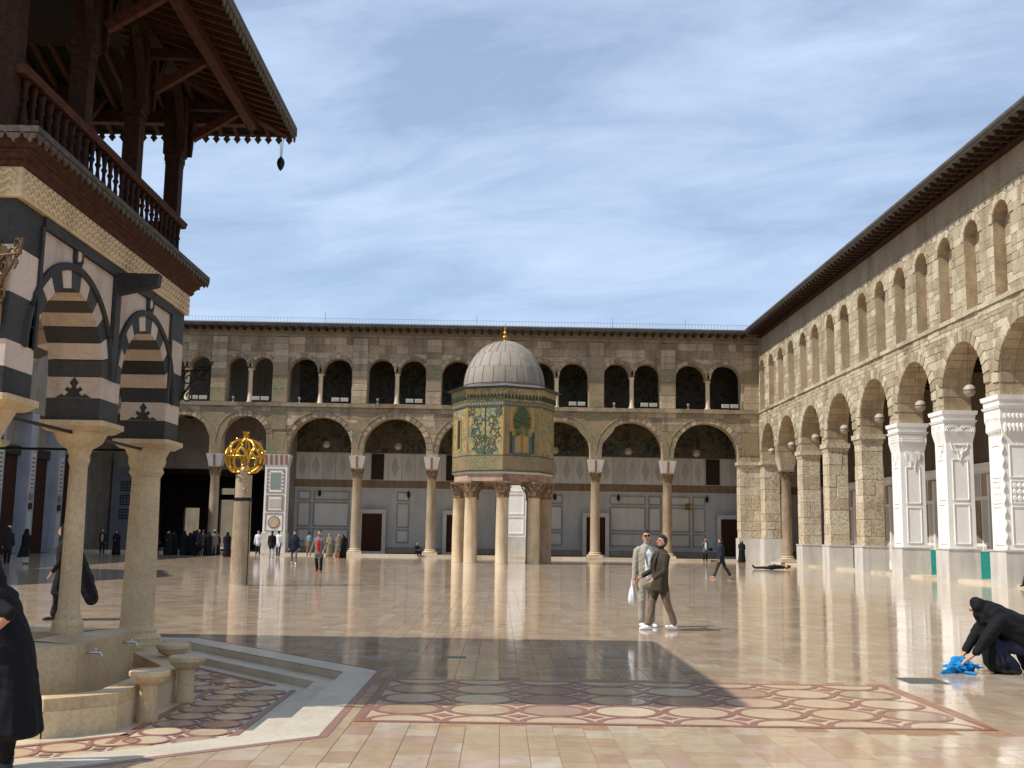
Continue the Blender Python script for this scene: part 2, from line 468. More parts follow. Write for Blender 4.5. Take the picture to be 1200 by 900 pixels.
def ring_quads(c, hw, spring, t, n, a0=0.0, a1=PI):
    out = []
    for k in range(n):
        p, q = a0 + (a1 - a0) * k / n + 0.012, a0 + (a1 - a0) * (k + 1) / n - 0.012
        out.append([(c - hw * math.cos(p), spring + hw * math.sin(p)), (c - hw * math.cos(q), spring + hw * math.sin(q)),
                    (c - (hw + t) * math.cos(q), spring + (hw + t) * math.sin(q)), (c - (hw + t) * math.cos(p), spring + (hw + t) * math.sin(p))])
    return out
def add_blocks(quads, fn, mat, parent, name='stone_block', limit=300, back=0.02, tint=None, score=None):
    """quads -> blocks with their own edges; the largest are single objects, the rest one joined part"""
    def area(q): return abs(sum(a[0] * b[1] - b[0] * a[1] for a, b in zip(q, q[1:] + q[:1]))) / 2
    items = sorted(quads, key=lambda it: -(score(it[0]) if score else 1) * area(it[0]))
    rest = MB()
    for i, (q, p) in enumerate(items):
        t = rng.random() ** 1.6 if tint is None else tint(q)
        mb = MB() if i < limit else rest
        cu = sum(a[0] for a in q) / len(q); cv = sum(a[1] for a in q) / len(q)
        ins = [(a[0] + (cu - a[0]) * 0.06, a[1] + (cv - a[1]) * 0.06) for a in q]
        n = len(q); i0 = mb.pts([fn(u, v, back) for u, v in q]); mb.pts([fn(u, v, -p * 0.45) for u, v in q]); mb.pts([fn(u, v, -p) for u, v in ins])
        for k in range(n):
            z = (k + 1) % n
            mb.face((i0 + k, i0 + z, i0 + n + z, i0 + n + k), t)
            mb.face((i0 + n + k, i0 + n + z, i0 + 2 * n + z, i0 + 2 * n + k), t)
        mb.face(tuple(i0 + 2 * n + k for k in range(n)), t)
        if i < limit: mb.build(name, mat, parent, fix=True)
    if rest.f: tag(rest.build(name + 's', mat, parent), kind='stuff')

# ------------------------------------------------------------------ ground, courtyard floor, sunken court, inlays
tag(MB().box(-1500, 1500, -1500, 1500, -1.2, -0.5).build('ground', 'street_ground'), kind='structure')

def inset(poly, d):
    """convex counter-clockwise polygon moved inwards by d"""
    n = len(poly); out = []
    for i in range(n):
        p, q, r_ = Vector(poly[i - 1]), Vector(poly[i]), Vector(poly[(i + 1) % n])
        e1, e2 = (q - p).normalized(), (r_ - q).normalized()
        n1, n2 = Vector((-e1.y, e1.x)), Vector((-e2.y, e2.x))
        k = d / (1 + n1.dot(n2))
        out.append(tuple(q + (n1 + n2) * k))
    return out
P0 = [(-1.37, 9.2), (-1.37, 13.58), (-4.6, 17.4), (-10.0, 17.4), (-13.2, 13.58), (-13.2, 9.2), (-10.0, 6.4), (-4.6, 6.4)]
P_in = inset(P0, 0.46)      # edge of the first step down
P_s1 = inset(P0, 0.78)      # edge of the second step down
def inside(poly, x, y):
    return all((b[0] - a[0]) * (y - a[1]) - (b[1] - a[1]) * (x - a[0]) >= 0 for a, b in zip(poly, poly[1:] + poly[:1]))

def flat(u, v, d): return (u, v, d)
floor_o = slab('floor', [[(-31, -40), (25.5, -40), (25.5, 88), (-31, 88)], P_in], flat, 0.0, -0.3, ['floor_far', 'curb_marble'], None)
tag(floor_o, kind='structure')

# tiles laid in columns running away from the camera: the nearest each an object, the rest one joined sheet
STRIP = (-1.25, 4.45, 9.95, 12.85)
tile_list = []
tr = random.Random(3)
x = -9.5
while x < 12.5:
    w = tr.choice((0.23, 0.26, 0.29, 0.33))
    y = 5.6 + tr.random() * 0.4
    while y < 34:
        l = tr.choice((0.3, 0.36, 0.42, 0.5))
        cx, cy = x + w / 2, y + l / 2
        corners = [(x, y), (x + w, y), (x + w, y + l), (x, y + l)]
        bad = any(inside(P_in, *c) for c in corners) or (STRIP[0] - 0.02 < cx < STRIP[1] + 0.02 and STRIP[2] - 0.1 < cy < STRIP[3] + 0.1)
        if not bad and all(inside(inset(P0, 0.12), *c) for c in corners): bad = True
        if not bad: tile_list.append((cx, cy, w, l))
        y += l
    x += w
def vis_rank(tl):
    cx, cy = tl[0], tl[1]
    out = abs(cx - cy * 0.01) > cy * 0.475 + 0.2 or cy < 7.3
    return cy + (100 if out else 0)
tile_list.sort(key=vis_rank)
rest = MB()
tile_meshes = {}
def tile_geo(mb, cx, cy, w, l, t, z0=0.0, z1=0.006, tilt=(0, 0)):
    g = 0.0032
    hx, hy = w / 2 - g, l / 2 - g
    b = [(cx - hx, cy - hy), (cx + hx, cy - hy), (cx + hx, cy + hy), (cx - hx, cy + hy)]
    mb.prism([(p[0], p[1], z0) for p in b], [(p[0], p[1], z1 + (p[0] - cx) * tilt[0] + (p[1] - cy) * tilt[1]) for p in b], t)
for i, (cx, cy, w, l) in enumerate(tile_list):
    tilt = (tr.gauss(0, 0.0012), tr.gauss(0, 0.0018))
    if i < 300:
        mb = MB(); tile_geo(mb, 0, 0, w, l, tr.random(), tilt=tilt)
        o = mb.build('tile', 'floor_tile', floor_o); o.location = (cx, cy, 0)
    else:
        tile_geo(rest, cx, cy, w, l, tr.random(), tilt=tilt)
tag(rest.build('tiles', 'floor_tile', floor_o), kind='stuff')
mb = MB(); mb.box(-1.36, 12.5, 5.6, 34, -.002, .0012); mb.box(-9.5, -1.365, 17.5, 34, -.002, .0012); mb.box(-4.4, -1.365, 5.6, 7.6, -.002, .0012)
mb.build('grout', 'grout', floor_o)

# white border round the sunken court with its red line, then two steps down
def ring_strip(mb, A, B, z, t=0.3, th=0.008):
    n = len(A)
    for i in range(n):
        j = (i + 1) % n
        q = [A[i], A[j], B[j], B[i]]
        mb.prism([(p[0], p[1], z - th) for p in q], [(p[0], p[1], z) for p in q], t + 0.25 * rng.random())
pit = thing('sunken_pavement', None, None); tag(pit, kind='structure')
mb = MB(); ring_strip(mb, inset(P0, 0.075), P_in, 0.012); mb.build('border', 'curb_marble', pit)
mb = MB(); ring_strip(mb, inset(P0, -0.0), inset(P0, 0.073), 0.0105); mb.build('red_line', 'red_stone', pit)
mb = MB(); ring_strip(mb, P_in, P_s1, -0.09, th=0.2); mb.build('step', 'curb_marble', pit)
MB().poly(P_s1, -0.4, -0.18).build('sunken_floor', 'curb_marble', pit)

DISCS = [MB().prism([(0.292 * math.cos(2 * PI * k / 28), 0.292 * math.sin(2 * PI * k / 28), -0.004) for k in range(28)],
                    [(0.29 * math.cos(2 * PI * k / 28), 0.29 * math.sin(2 * PI * k / 28), 0.0) for k in range(28)], t_).mesh('disc', ['disc_stone' if i_ % 3 else 'floor_tile']) for i_, t_ in enumerate((.05, .3, .9, .6, .1, .5, .8))]
def ring_mesh(r0, r1, a0=0.0, a1=2 * PI, n=28):
    mb = MB()
    for k in range(n):
        p, q = a0 + (a1 - a0) * k / n, a0 + (a1 - a0) * (k + 1) / n
        pts = [(r * math.cos(a), r * math.sin(a)) for r, a in ((r0, p), (r1, p), (r1, q), (r0, q))]
        mb.quad(*[(x_, y_, 0) for x_, y_ in pts], t=0.3)
    for k in range(n):
        for r in (r0, r1):
            p, q = a0 + (a1 - a0) * k / n, a0 + (a1 - a0) * (k + 1) / n
            mb.quad((r * math.cos(p), r * math.sin(p), 0), (r * math.cos(q), r * math.sin(q), 0), (r * math.cos(q), r * math.sin(q), -0.004), (r * math.cos(p), r * math.sin(p), -0.004))
    bm_ = mb
    return bm_.mesh('ring', ['red_stone'])
RING = ring_mesh(0.298, 0.363)
def half_disc(a0, r=0.292):
    n = 16
    pts = [(r * math.cos(a0 + PI * k / n), r * math.sin(a0 + PI * k / n)) for k in range(n + 1)]
    return MB().prism([(p[0], p[1], -0.004) for p in pts], [(p[0], p[1], 0) for p in pts], 0.4).mesh('disc', ['disc_stone'])
DIA = MB().prism([(0.10, 0, -.004), (0, 0.10, -.004), (-0.10, 0, -.004), (0, -0.10, -.004)], [(0.10, 0, 0), (0, 0.10, 0), (-0.10, 0, 0), (0, -0.10, 0)]).mesh('diamond', ['red_stone'])
def inlay(parent, origin, ang, nx, ny, pitch, z, halves=True):
    """grid of pale discs in red rings with red diamonds between; local x along ang"""
    c, s = math.cos(ang), math.sin(ang)
    def put(me, name, lx, ly, dz):
        o = link(name, me, parent)
        o.location = (origin[0] + lx * c - ly * s, origin[1] + lx * s + ly * c, z + dz); o.rotation_euler = (0, 0, ang)
        k = pitch / 0.72; o.scale = (k, k, 1)
    for j in range(ny):
        for i in range(nx):
            put(DISCS[(i * 3 + j * 5 + i * j) % 7], 'disc', (i + .5) * pitch, (j + .5) * pitch, 0.0002 * ((i + j) % 3))
            put(RING, 'ring', (i + .5) * pitch, (j + .5) * pitch, 0.001 + 0.0003 * ((i + j) % 2))
    for j in range(ny + 1):
        for i in range(1, nx):
            if 0 < j < ny: put(DIA, 'diamond', i * pitch, j * pitch, 0.0)
sp = thing('inlaid_pavement', None, None); tag(sp, kind='structure')
x0, x1, y0, y1 = STRIP
MB().box(x0, x1, y0, y1, 0.0, 0.008, 0.5).build('panel', 'disc_stone', sp)
mb = MB()
for (a, b, c, d) in ((x0, x1, y0, y0 + .07), (x0, x1, y1 - .07, y1), (x0, x0 + .07, y0 + .07, y1 - .07), (x1 - .07, x1, y0 + .07, y1 - .07)):
    mb.box(a, b, c, d, 0.006, 0.0145)
mb.build('red_line', 'red_stone', sp)
pit_ch = (y1 - y0 - 0.14) / 4
px = (x1 - x0 - 0.14) / pit_ch
inlay(sp, (x0 + 0.07, y0 + 0.07 + pit_ch / 2), 0, 8, 3, pit_ch, 0.0125)
H0, H1, HR0, HR1 = half_disc(0), half_disc(PI), ring_mesh(.298, .363, 0, PI, 16), ring_mesh(.298, .363, PI, 2 * PI, 16)
for i in range(8):
    for hm, rm, yy in ((H0, HR0, y0 + 0.075), (H1, HR1, y1 - 0.075)):
        for me, nm, dz in ((hm, 'disc', 0), (rm, 'ring', 0.0012 + 0.0003 * (i % 2))):
            o = link(nm, me, sp); o.location = (x0 + 0.07 + (i + .5) * pit_ch, yy, 0.0125 + dz); k = pit_ch / .72; o.scale = (k, k, 1)
    if i:
        for yy in (y0 + 0.07 + pit_ch / 2, y1 - 0.07 - pit_ch / 2):
            o = link('diamond', DIA, sp); o.location = (x0 + 0.07 + i * pit_ch, yy, 0.0125)
# inlay bands in the sunken floor, two rows deep along three of its sides
def band(p, q, w, n, rows):
    d = Vector((q[0] - p[0], q[1] - p[1])); L_ = d.length; a = math.atan2(d.y, d.x); d.normalize(); nn = Vector((-d.y, d.x))
    inlay(pit, p, a, n, rows, L_ / n, -0.172)
    mb = MB()
    for off in (-0.05, w + 0.05):
        s0 = Vector(p) + nn * off; s1 = Vector(q) + nn * off
        e = nn * 0.035
        mb.prism([(*(s0 - e), -0.18), (*(s1 - e), -0.18), (*(s1 + e), -0.18), (*(s0 + e), -0.18)],
                 [(*(s0 - e), -0.169), (*(s1 - e), -0.169), (*(s1 + e), -0.169), (*(s0 + e), -0.169)])
    mb.build('red_line', 'red_stone', pit)
band((-2.42, 9.75), (-2.42, 13.15), 0.85, 8, 2)
band((-2.72, 13.5), (-5.0, 16.2), 0.85, 8, 2)
band((-5.05, 7.55), (-2.72, 9.5), 0.85, 7, 2)

# drain covers let into the floor
for (cx, cy, hx, hy, lab) in ((5.1, 13.4, .24, .28, 'grey metal drain grate in the floor near the kneeling woman'), (-0.55, 15.2, .13, .10, 'small dark drain cover in the shaded floor by the sunken court')):
    t_ = thing('drain_cover', lab, 'drain cover', 'drain covers', (cx, cy, 0.007))
    MB().box(-hx, hx, -hy, hy, -0.004, 0.003).build('plate', 'drain_metal', t_)
    for k in range(7):
        u = -hx + (k + .5) * hx * 2 / 7
        MB().box(u - hx / 12, u + hx / 12, -hy * .85, hy * .85, 0.003, 0.006).build('slat', 'drain_dark', t_)

# ------------------------------------------------------------------ shared column parts
def corinthian(r, z0, z1, n=24):
    mb = MB(); h = z1 - z0
    mb.lathe([(r * 1.02, z0), (r * 1.12, z0 + h * .05), (r * 1.0, z0 + h * .08), (r * 1.05, z0 + h * .35), (r * 1.2, z0 + h * .7), (r * 1.45, z0 + h * .86)], n, fold=lambda a, z: 0.07 * math.sin(8 * a))
    for tier, (zz, rr, cnt) in enumerate(((.12, 1.05, 8), (.38, 1.12, 8))):
        for k in range(cnt):
            a = 2 * PI * (k + .5 * tier) / cnt
            d = Vector((math.cos(a), math.sin(a), 0)); sd = Vector((-d.y, d.x, 0)) * r * .3
            p0 = d * r * rr; b0 = Vector((0, 0, z0 + h * zz))
            pa, pb, pc = p0 + b0, d * r * (rr + .12) + b0 + Vector((0, 0, h * .2)), d * r * (rr + .42) + b0 + Vector((0, 0, h * .3))
            pd = d * r * (rr + .36) + b0 + Vector((0, 0, h * .22))
            i = mb.pts([pa - sd, pa + sd, pb + sd, pb - sd, pc + sd * .5, pc - sd * .5, pd])
            for f in ((0, 1, 2, 3), (3, 2, 4, 5), (5, 4, 6)): mb.face(tuple(i + q for q in f), rng.random())
    for k in range(4):
        a = PI / 4 + k * PI / 2
        d = Vector((math.cos(a), math.sin(a), 0))
        mb.tube([d * r * 1.2 + Vector((0, 0, z0 + h * .55)), d * r * 1.7 + Vector((0, 0, z0 + h * .78)), d * r * 1.82 + Vector((0, 0, z0 + h * .86)), d * r * 1.62 + Vector((0, 0, z0 + h * .8))], r * .14, 6)
    q = r * 1.38
    mb.prism([(-q, -q, z1 - h * .13), (q, -q, z1 - h * .13), (q, q, z1 - h * .13), (-q, q, z1 - h * .13)], [(-q, -q, z1), (q, -q, z1), (q, q, z1), (-q, q, z1)])
    return mb
def attic_base(r, z0, z1):
    h = z1 - z0; q = r * 1.55; mb = MB()
    mb.box(-q, q, -q, q, z0, z0 + h * .42)
    mb.lathe([(r * 1.4, z0 + h * .42), (r * 1.5, z0 + h * .5), (r * 1.4, z0 + h * .6), (r * 1.2, z0 + h * .68), (r * 1.18, z0 + h * .76), (r * 1.3, z0 + h * .84), (r * 1.25, z0 + h * .93), (r * 1.02, z1)], 24)
    return mb
def shaft(r, z0, z1, n=28, taper=.9):
    h = z1 - z0
    return MB().lathe([(r * 1.06, z0), (r * 1.06, z0 + .05), (r, z0 + .09), (r * 1.0, z0 + h * .33), (r * (1 + taper) / 2 * 1.01, z0 + h * .7), (r * taper, z1 - .1), (r * taper * 1.06, z1 - .07), (r * taper * 1.06, z1)], n, t=rng.random() * .6)
def arcade_column(parent, x, y, striped=True):
    """column of the arcade: part with capital, striped impost block and base as sub-parts"""
    c = shaft(0.36, 0.55, 5.75).build('column', 'column_brown', parent, smooth=True); c.location = (x, y, 0)
    corinthian(0.34, 5.75, 6.5).build('capital', 'capital_stone', c, smooth=30)
    a, b = 0.42, 0.62
    z0, z1 = 6.5, 7.42
    mb = MB().prism([(-a, -a, z0), (a, -a, z0), (a, a, z0), (-a, a, z0)], [(-b, -b, z1), (b, -b, z1), (b, b, z1), (-b, b, z1)], 0.6)
    mb.build('impost', 'grey_marble' if striped else 'pitted_stone', c)
    for s, ax in ((-1, 1), (-1, 0), (1, 0)) if striped else ():
        w = 0.085
        if ax == 1: q = [(-w, s * (a + .012), z0 + .02), (w, s * (a + .012), z0 + .02), (w, s * (b + .012), z1 - .06), (-w, s * (b + .012), z1 - .06)]; n_ = Vector((0, -s * .03, 0))
        else: q = [(s * (a + .012), -w, z0 + .02), (s * (a + .012), w, z0 + .02), (s * (b + .012), w, z1 - .06), (s * (b + .012), -w, z1 - .06)]; n_ = Vector((-s * .03, 0, 0))
        MB().prism([Vector(p) + n_ for p in q], q).build('stripe', 'rust_stone', c)
    attic_base(0.36, 0.16, 0.56).build('base', 'column_stone', c, smooth=30)
    return c

# ------------------------------------------------------------------ far arcade (closes the courtyard)
WY = 82.0
back = thing('arcade_building', 'two storey brown stone arcade closing the far end of the courtyard', 'arcade')
def fb(u, v, d): return (u, WY + d, v)
SUP = [(-31.0, .5, 'end'), (-26.3, .45, 'col'), (-21.4, .45, 'col'), (-16.75, .85, 'pier'), (-10.75, .45, 'col'), (-5.15, .45, 'col'), (1.15, .85, 'pier'), (7.16, .45, 'col'), (12.6, .45, 'col'), (18.75, .85, 'corner')]
CAPZ, CROWN = 7.42, 10.3
arches, wins, ops = [], [], []
for (xa, ha, _), (xb, hb, _) in zip(SUP, SUP[1:]):
    l, r_ = xa + ha, xb - hb
    hw = (r_ - l) / 2; c = (l + r_) / 2
    arches.append((c, hw, CROWN - hw))
    ops.append(Opening(c, hw, -9, CROWN - hw, 0.42))
    bay = xb - xa; w = (bay - 1.2 - .38) / 4; cc = (xa + xb) / 2
    for s in (-1, 1):
        wins.append((cc + s * (w + .19), w, 11.3, 14.8 - w)); ops.append(Opening(cc + s * (w + .19), w, 11.3, 14.8 - w, .3))
    ops.append(Opening(cc, .2, 11.3, 14.8 - w, -.19))
outline = [(-31.0, CAPZ)]
for c, hw, spv in arches: outline += arch_pts(c, hw, CAPZ, spv, 20)
outline += [(19.6, CAPZ), (19.6, 17.0), (-31.0, 17.0)]
pair_loops = []
for i in range(0, len(wins), 2):
    (c1, w, sl, spv), (c2, _, _, _) = wins[i], wins[i + 1]
    pair_loops.append(([(c1 - w, sl)] + arch_pts(c1, w, spv, spv, 14) + arch_pts(c2, w, spv, spv, 14) + [(c2 + w, sl)])[::-1])
slab('wall', [outline] + pair_loops, fb, 0.0, 1.0, ['mortar', 'soffit_stone'], back)
blocks = [b for b in veneer(-31, 19.55, CAPZ, 11.05, ops, .52, .95, seed=11)] + [b for b in veneer(-31, 19.55, 11.35, 16.4, ops, .55, 1.0, breaks=(14.8,), seed=12)]
vis_b = lambda q: 1.0 if q[0][0] > -25 else 0.01
def tb(q):
    v = sum(p[1] for p in q) / 4
    return rng.random() ** 1.5
add_blocks(blocks, fb, 'brown_stone', back, limit=300, score=vis_b, tint=tb)
vq = []
for c, hw, spv in arches: vq += [(q, .05) for q in ring_quads(c, hw, spv, .42, 17)]
for c, w, s, spv in wins: vq += [(q, .05) for q in ring_quads(c, w, spv, .3, 9)]
add_blocks(vq, fb, 'brown_stone', back, 'voussoir', 300, score=vis_b)
# moulded rim on each big arch
for c, hw, spv in arches:
    mb = MB()
    pts = [(c - (hw + .43) * math.cos(PI * k / 24), WY - .06, spv + (hw + .43) * math.sin(PI * k / 24)) for k in range(25)]
    mb.tube(pts, .035, 6); mb.build('arch_rim', 'brown_stone', back)
# string course with worn upper edge
mb = MB()
xx = -31.0
while xx < 19.5:
    w = min(rng.uniform(1.2, 2.2), 19.5 - xx)
    d = rng.uniform(.26, .32)
    MB().prism([(xx + .01, WY - d * .6, 11.05), (xx + w - .01, WY - d * .6, 11.05), (xx + w - .01, WY + .02, 11.05), (xx + .01, WY + .02, 11.05)],
               [(xx + .01, WY - d, 11.33 + rng.uniform(-.02, .02)), (xx + w - .01, WY - d, 11.33 + rng.uniform(-.02, .02)), (xx + w - .01, WY + .02, 11.33), (xx + .01, WY + .02, 11.33)], rng.random()).build('ledge_stone', 'tan_stone', back)
    xx += w
# pilasters between the pairs of windows, with patches of old mosaic
for k, (xs, hs, kd) in enumerate(SUP[1:-1] + [(18.95, 0, 'c')]):
    h = .56
    zz = 11.36; MATP = ['mosaic', 'stone', 'stone']
    plan = {0: 'ssss', 1: 'mssss', 2: 'mmmss', 3: 'sssss', 4: 'smmss', 5: 'smmms', 6: 'mmmms', 7: 'smmss', 8: 'ssmss'}[min(k, 8)]
    hts = [(16.35 - 11.36) / len(plan)] * len(plan)
    for ch, hh in zip(plan, hts):
        if ch == 's':
            n = 2
            for j in range(n):
                MB().box(xs - h + rng.uniform(0, .03), xs + h - rng.uniform(0, .03), WY - .14 - rng.uniform(0, .03), WY + .02, zz + j * hh / n + .008, zz + (j + 1) * hh / n - .008, rng.random()).build('pilaster_stone', 'brown_stone', back)
        else:
            MB().box(xs - h, xs + h, WY - .16, WY + .02, zz + .01, zz + hh - .01).build('mosaic_panel', 'green_mosaic', back)
        zz += hh
# mosaic left in the spandrels above the columns
def spandrel_patch(xs, zt, wtop, wbot, mat='green_mosaic'):
    q = [(xs - wbot, 7.5), (xs + wbot, 7.5), (xs + wbot * 1.15, 8.6), (xs + wtop * .62, 9.5), (xs + wtop, zt), (xs - wtop, zt), (xs - wtop * .62, 9.5), (xs - wbot * 1.15, 8.6)]
    MB().prism([fb(u, v, .02) for u, v in q], [fb(u, v, -.052) for u, v in q]).build('mosaic_panel', mat, back)
for xs, zt, wt, wb in ((-21.4, 10.95, 1.3, .38), (-10.75, 9.9, .72, .38), (7.16, 10.95, 2.0, .38), (12.6, 9.6, .68, .38), (-26.3, 10.9, 1.2, .38)): spandrel_patch(xs, zt, wt, wb)
for (xa, xb, za, zb) in ((-17.6, -16.0, 7.5, 8.9), (-17.3, -16.2, 9.3, 11.0), (18.2, 19.4, 7.9, 9.6), (18.35, 19.45, 11.4, 14.2)):
    MB().box(xa, xb, WY - .07, WY + .02, za, zb).build('mosaic_panel', 'green_mosaic', back)
# frieze under the eaves
MB().box(-31, 19.5, WY - .10, WY + .02, 16.42, 16.62).build('frieze', 'brown_stone', back)
MB().box(-31, 19.55, WY - .06, WY + 1.0, 16.63, 17.02).build('wall_top', 'plaster', back)
# window columns
for i in range(0, len(wins), 2):
    cc = (wins[i][0] + wins[i + 1][0]) / 2; spv = wins[i][3]
    c = MB().lathe([(.22, 11.3), (.22, 11.45), (.175, 11.55), (.165, spv - .35), (.18, spv - .33)], 16, t=.5).build('window_column', 'column_stone', back, smooth=True)
    c.location = (cc, WY + .3, 0)
    MB().box(-.185, .185, .1, .68, spv - .12, spv).build('impost', 'column_stone', c)
    MB().lathe([(.18, spv - .35), (.2, spv - .3), (.26, spv - .16), (.27, spv - .121)], 4, a0=PI / 4).build('capital', 'column_stone', c)
# columns and piers below
for xs, hs, kd in SUP[1:]:
    if kd == 'col': arcade_column(back, xs, WY + .45)
def tall_pier(xs, x_half, y0, y1, mat, split):
    p = MB().box(xs - x_half, xs + x_half, y0, y1, 1.6, 6.6).build('pier', mat, back)
    a, b = x_half + .04, x_half + .2
    MB().prism([(xs - a, y0 - .04, 6.6), (xs + a, y0 - .04, 6.6), (xs + a, y1 + .04, 6.6), (xs - a, y1 + .04, 6.6)], [(xs - b, y0 - .16, 7.42), (xs + b, y0 - .16, 7.42), (xs + b, y1, 7.42), (xs - b, y1, 7.42)], .6).build('impost', 'grey_marble', p)
    for k in range(5):
        u = xs + (k - 2) * x_half * .46
        MB().prism([(u - .09, y0 - .06, 6.64), (u + .09, y0 - .06, 6.64), (u + .1, y0 + .1, 6.64), (u - .1, y0 + .1, 6.64)], [(u - .1, y0 - .172, 7.36), (u + .1, y0 - .172, 7.36), (u + .1, y0, 7.36), (u - .1, y0, 7.36)]).build('stripe', 'rust_stone', p)
    MB().box(xs - x_half - .09, xs + x_half + .09, y0 - .09, y1 + .05, .15, 1.6).build('plinth', 'grey_marble', p)
    return p
def frame(mb, xa, xb, za, zb, w, y, t=.03):
    mb.box(xa, xb, y - t, y, za, za + w); mb.box(xa, xb, y - t, y, zb - w, zb); mb.box(xa, xa + w, y - t, y, za + w, zb - w); mb.box(xb - w, xb, y - t, y, za + w, zb - w)
# the decorated pier by the gateway
pr = tall_pier(-16.75, .82, WY - .05, WY + 1.0, 'white_marble', 0)
yp = WY - .05
for za, zb, inner in ((4.55, 6.35, 'blue_stone'), (3.2, 4.4, 'wall_marble'), (1.7, 3.05, 'column_stone')):
    mb = MB(); frame(mb, -17.42, -16.08, za, zb, .07, yp); mb.build('panel_frame', 'pink_stone', pr)
    if inner == 'column_stone':
        mb = MB(); n = 16
        pts = [(-16.75 + (.42 + .06 * (k % 2)) * math.cos(2 * PI * k / 32), (za + zb) / 2 + (.42 + .06 * (k % 2)) * math.sin(2 * PI * k / 32)) for k in range(32)]
        mb.prism([(u, yp, v) for u, v in pts], [(u, yp - .03, v) for u, v in pts]); mb.build('rosette', 'band_stone', pr)
        pts = [(-16.75 + .38 * math.cos(2 * PI * k / 24), (za + zb) / 2 + .38 * math.sin(2 * PI * k / 24)) for k in range(24)]
        MB().prism([(u, yp - .02, v) for u, v in pts], [(u, yp - .045, v) for u, v in pts]).build('rosette', 'disc_stone', pr)
    else:
        MB().box(-17.15, -16.35, yp - .025, yp, za + .28, zb - .28).build('inlay_panel', inner, pr)
        for sx in (-17.28, -16.22):
            for k in range(6):
                z = za + .2 + k * (zb - za - .4) / 5.0
                MB().box(sx - .05, sx + .05, yp - .02, yp, z - .06, z + .06).build('inlay_stone', 'rust_stone', pr)
# the white pier behind the treasury
pr = tall_pier(1.15, .85, WY - .05, WY + 1.0, 'white_marble', 0)
for za, zb in ((1.8, 3.1), (3.25, 4.8), (4.95, 6.4)):
    mb = MB(); frame(mb, .5, 1.8, za, zb, .07, yp, .04); mb.build('panel_frame', 'white_marble', pr)
# rough corner pier, stone by stone
def rough_pier(parent, x0, x1, y0, y1, z0, z1, mat, faces, seed, ch=.72, bl=.95):
    MB().box(x0 + .05, x1 - .05, y0 + .05, y1 - .05, z0, z1).build('pier_core', 'pitted_stone', parent)
    for fc in faces:
        if fc == '-y': f, u0, u1 = (lambda u, v, d: (u, y0 + .05 + d, v)), x0 + .01, x1 - .01
        else: f, u0, u1 = (lambda u, v, d: (x0 + .05 + d, u, v)), y0 + .01, y1 - .01
        add_blocks(veneer(u0, u1, z0, z1, [], ch, bl, seed=seed, gap=.006, prot=(.025, .055)), f, mat, parent, 'pier_stone', 300, back=.01, tint=lambda q: rng.random())
def worn_capital(parent, x0, x1, y0, y1, z0, z1, mat, over=.14):
    n = 5
    mb = MB()
    mb.prism([(x0, y0, z0), (x1, y0, z0), (x1, y1, z0), (x0, y1, z0)], [(x0 - over * .5, y0 - over * .4, z0 + (z1 - z0) * .5), (x1 + over * .5, y0 - over * .4, z0 + (z1 - z0) * .5), (x1 + over * .5, y1 + over * .4, z0 + (z1 - z0) * .5), (x0 - over * .5, y1 + over * .4, z0 + (z1 - z0) * .5)], .3)
    mb.prism([(x0 - over, y0 - over, z0 + (z1 - z0) * .5), (x1 + over, y0 - over, z0 + (z1 - z0) * .5), (x1 + over, y1 + over, z0 + (z1 - z0) * .5), (x0 - over, y1 + over, z0 + (z1 - z0) * .5)], [(x0 - over * 1.1, y0 - over * 1.1, z1), (x1 + over * 1.1, y0 - over * 1.1, z1), (x1 + over * 1.1, y1 + over * 1.1, z1), (x0 - over * 1.1, y1 + over * 1.1, z1)], .6)
    mb.build('capital', mat, parent)
rough_pier(back, 17.95, 19.6, WY - .05, WY + 1.0, 1.75, 6.95, 'pitted_stone', ('-y', '-x'), 31)
worn_capital(back, 17.95, 19.55, WY - .05, WY + .95, 6.95, 7.42, 'pitted_stone')
MB().box(17.85, 19.62, WY - .15, WY + 1.0, 0.0, 1.75).build('plinth', 'grey_marble', back)
# step the arcade stands on
xx = -31.0
while xx < 17.8:
    w = min(rng.uniform(1.6, 2.4), 17.8 - xx)
    MB().box(xx + .004, xx + w - .004, 81.0, 83.6, 0.0, .16, rng.random()).build('step_stone', 'curb_marble', back); xx += w
# inner wall of the far portico: mosaic, marble panels, band, framed lower panels, bench
IY = 88.0
def fi(u, v, d): return (u, IY + d, v)
inner_out = [(-27.4, 0), (-27.4, 6.6), (-18.0, 6.6), (-18.0, 0), (25.5, 0), (25.5, 17), (-31, 17), (-31, 0)]
slab('inner_wall', [inner_out], fi, 0, .8, ['shade_plaster'], back)
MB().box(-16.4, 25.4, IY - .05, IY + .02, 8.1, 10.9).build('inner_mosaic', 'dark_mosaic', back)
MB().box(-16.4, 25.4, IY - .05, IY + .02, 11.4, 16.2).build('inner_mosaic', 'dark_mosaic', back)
xx = -16.4
while xx < 25.0:
    w = 1.06
    if not any(a - .5 < xx + w / 2 < b + .5 for a, b in ((-10.35, -9.35), (-4.35, -3.35), (16.55, 17.65))):
        MB().box(xx + .012, xx + w - .012, IY - .06, IY + .02, 5.9, 8.06, rng.random()).build('marble_panel', 'wall_marble', back)
        MB().prism([(xx + w / 2, IY - .075, 6.1), (xx + w - .2, IY - .075, 6.95), (xx + w / 2, IY - .075, 7.85), (xx + .2, IY - .075, 6.95)], [(xx + w / 2, IY - .05, 6.1), (xx + w - .2, IY - .05, 6.95), (xx + w / 2, IY - .05, 7.85), (xx + .2, IY - .05, 6.95)], .1).build('lozenge', 'wall_marble_low', back)
    else:
        MB().box(xx + .012, xx + w - .012, IY - .06, IY + .02, 5.9, 8.06, rng.random()).build('marble_panel', 'wall_marble', back)
    xx += w
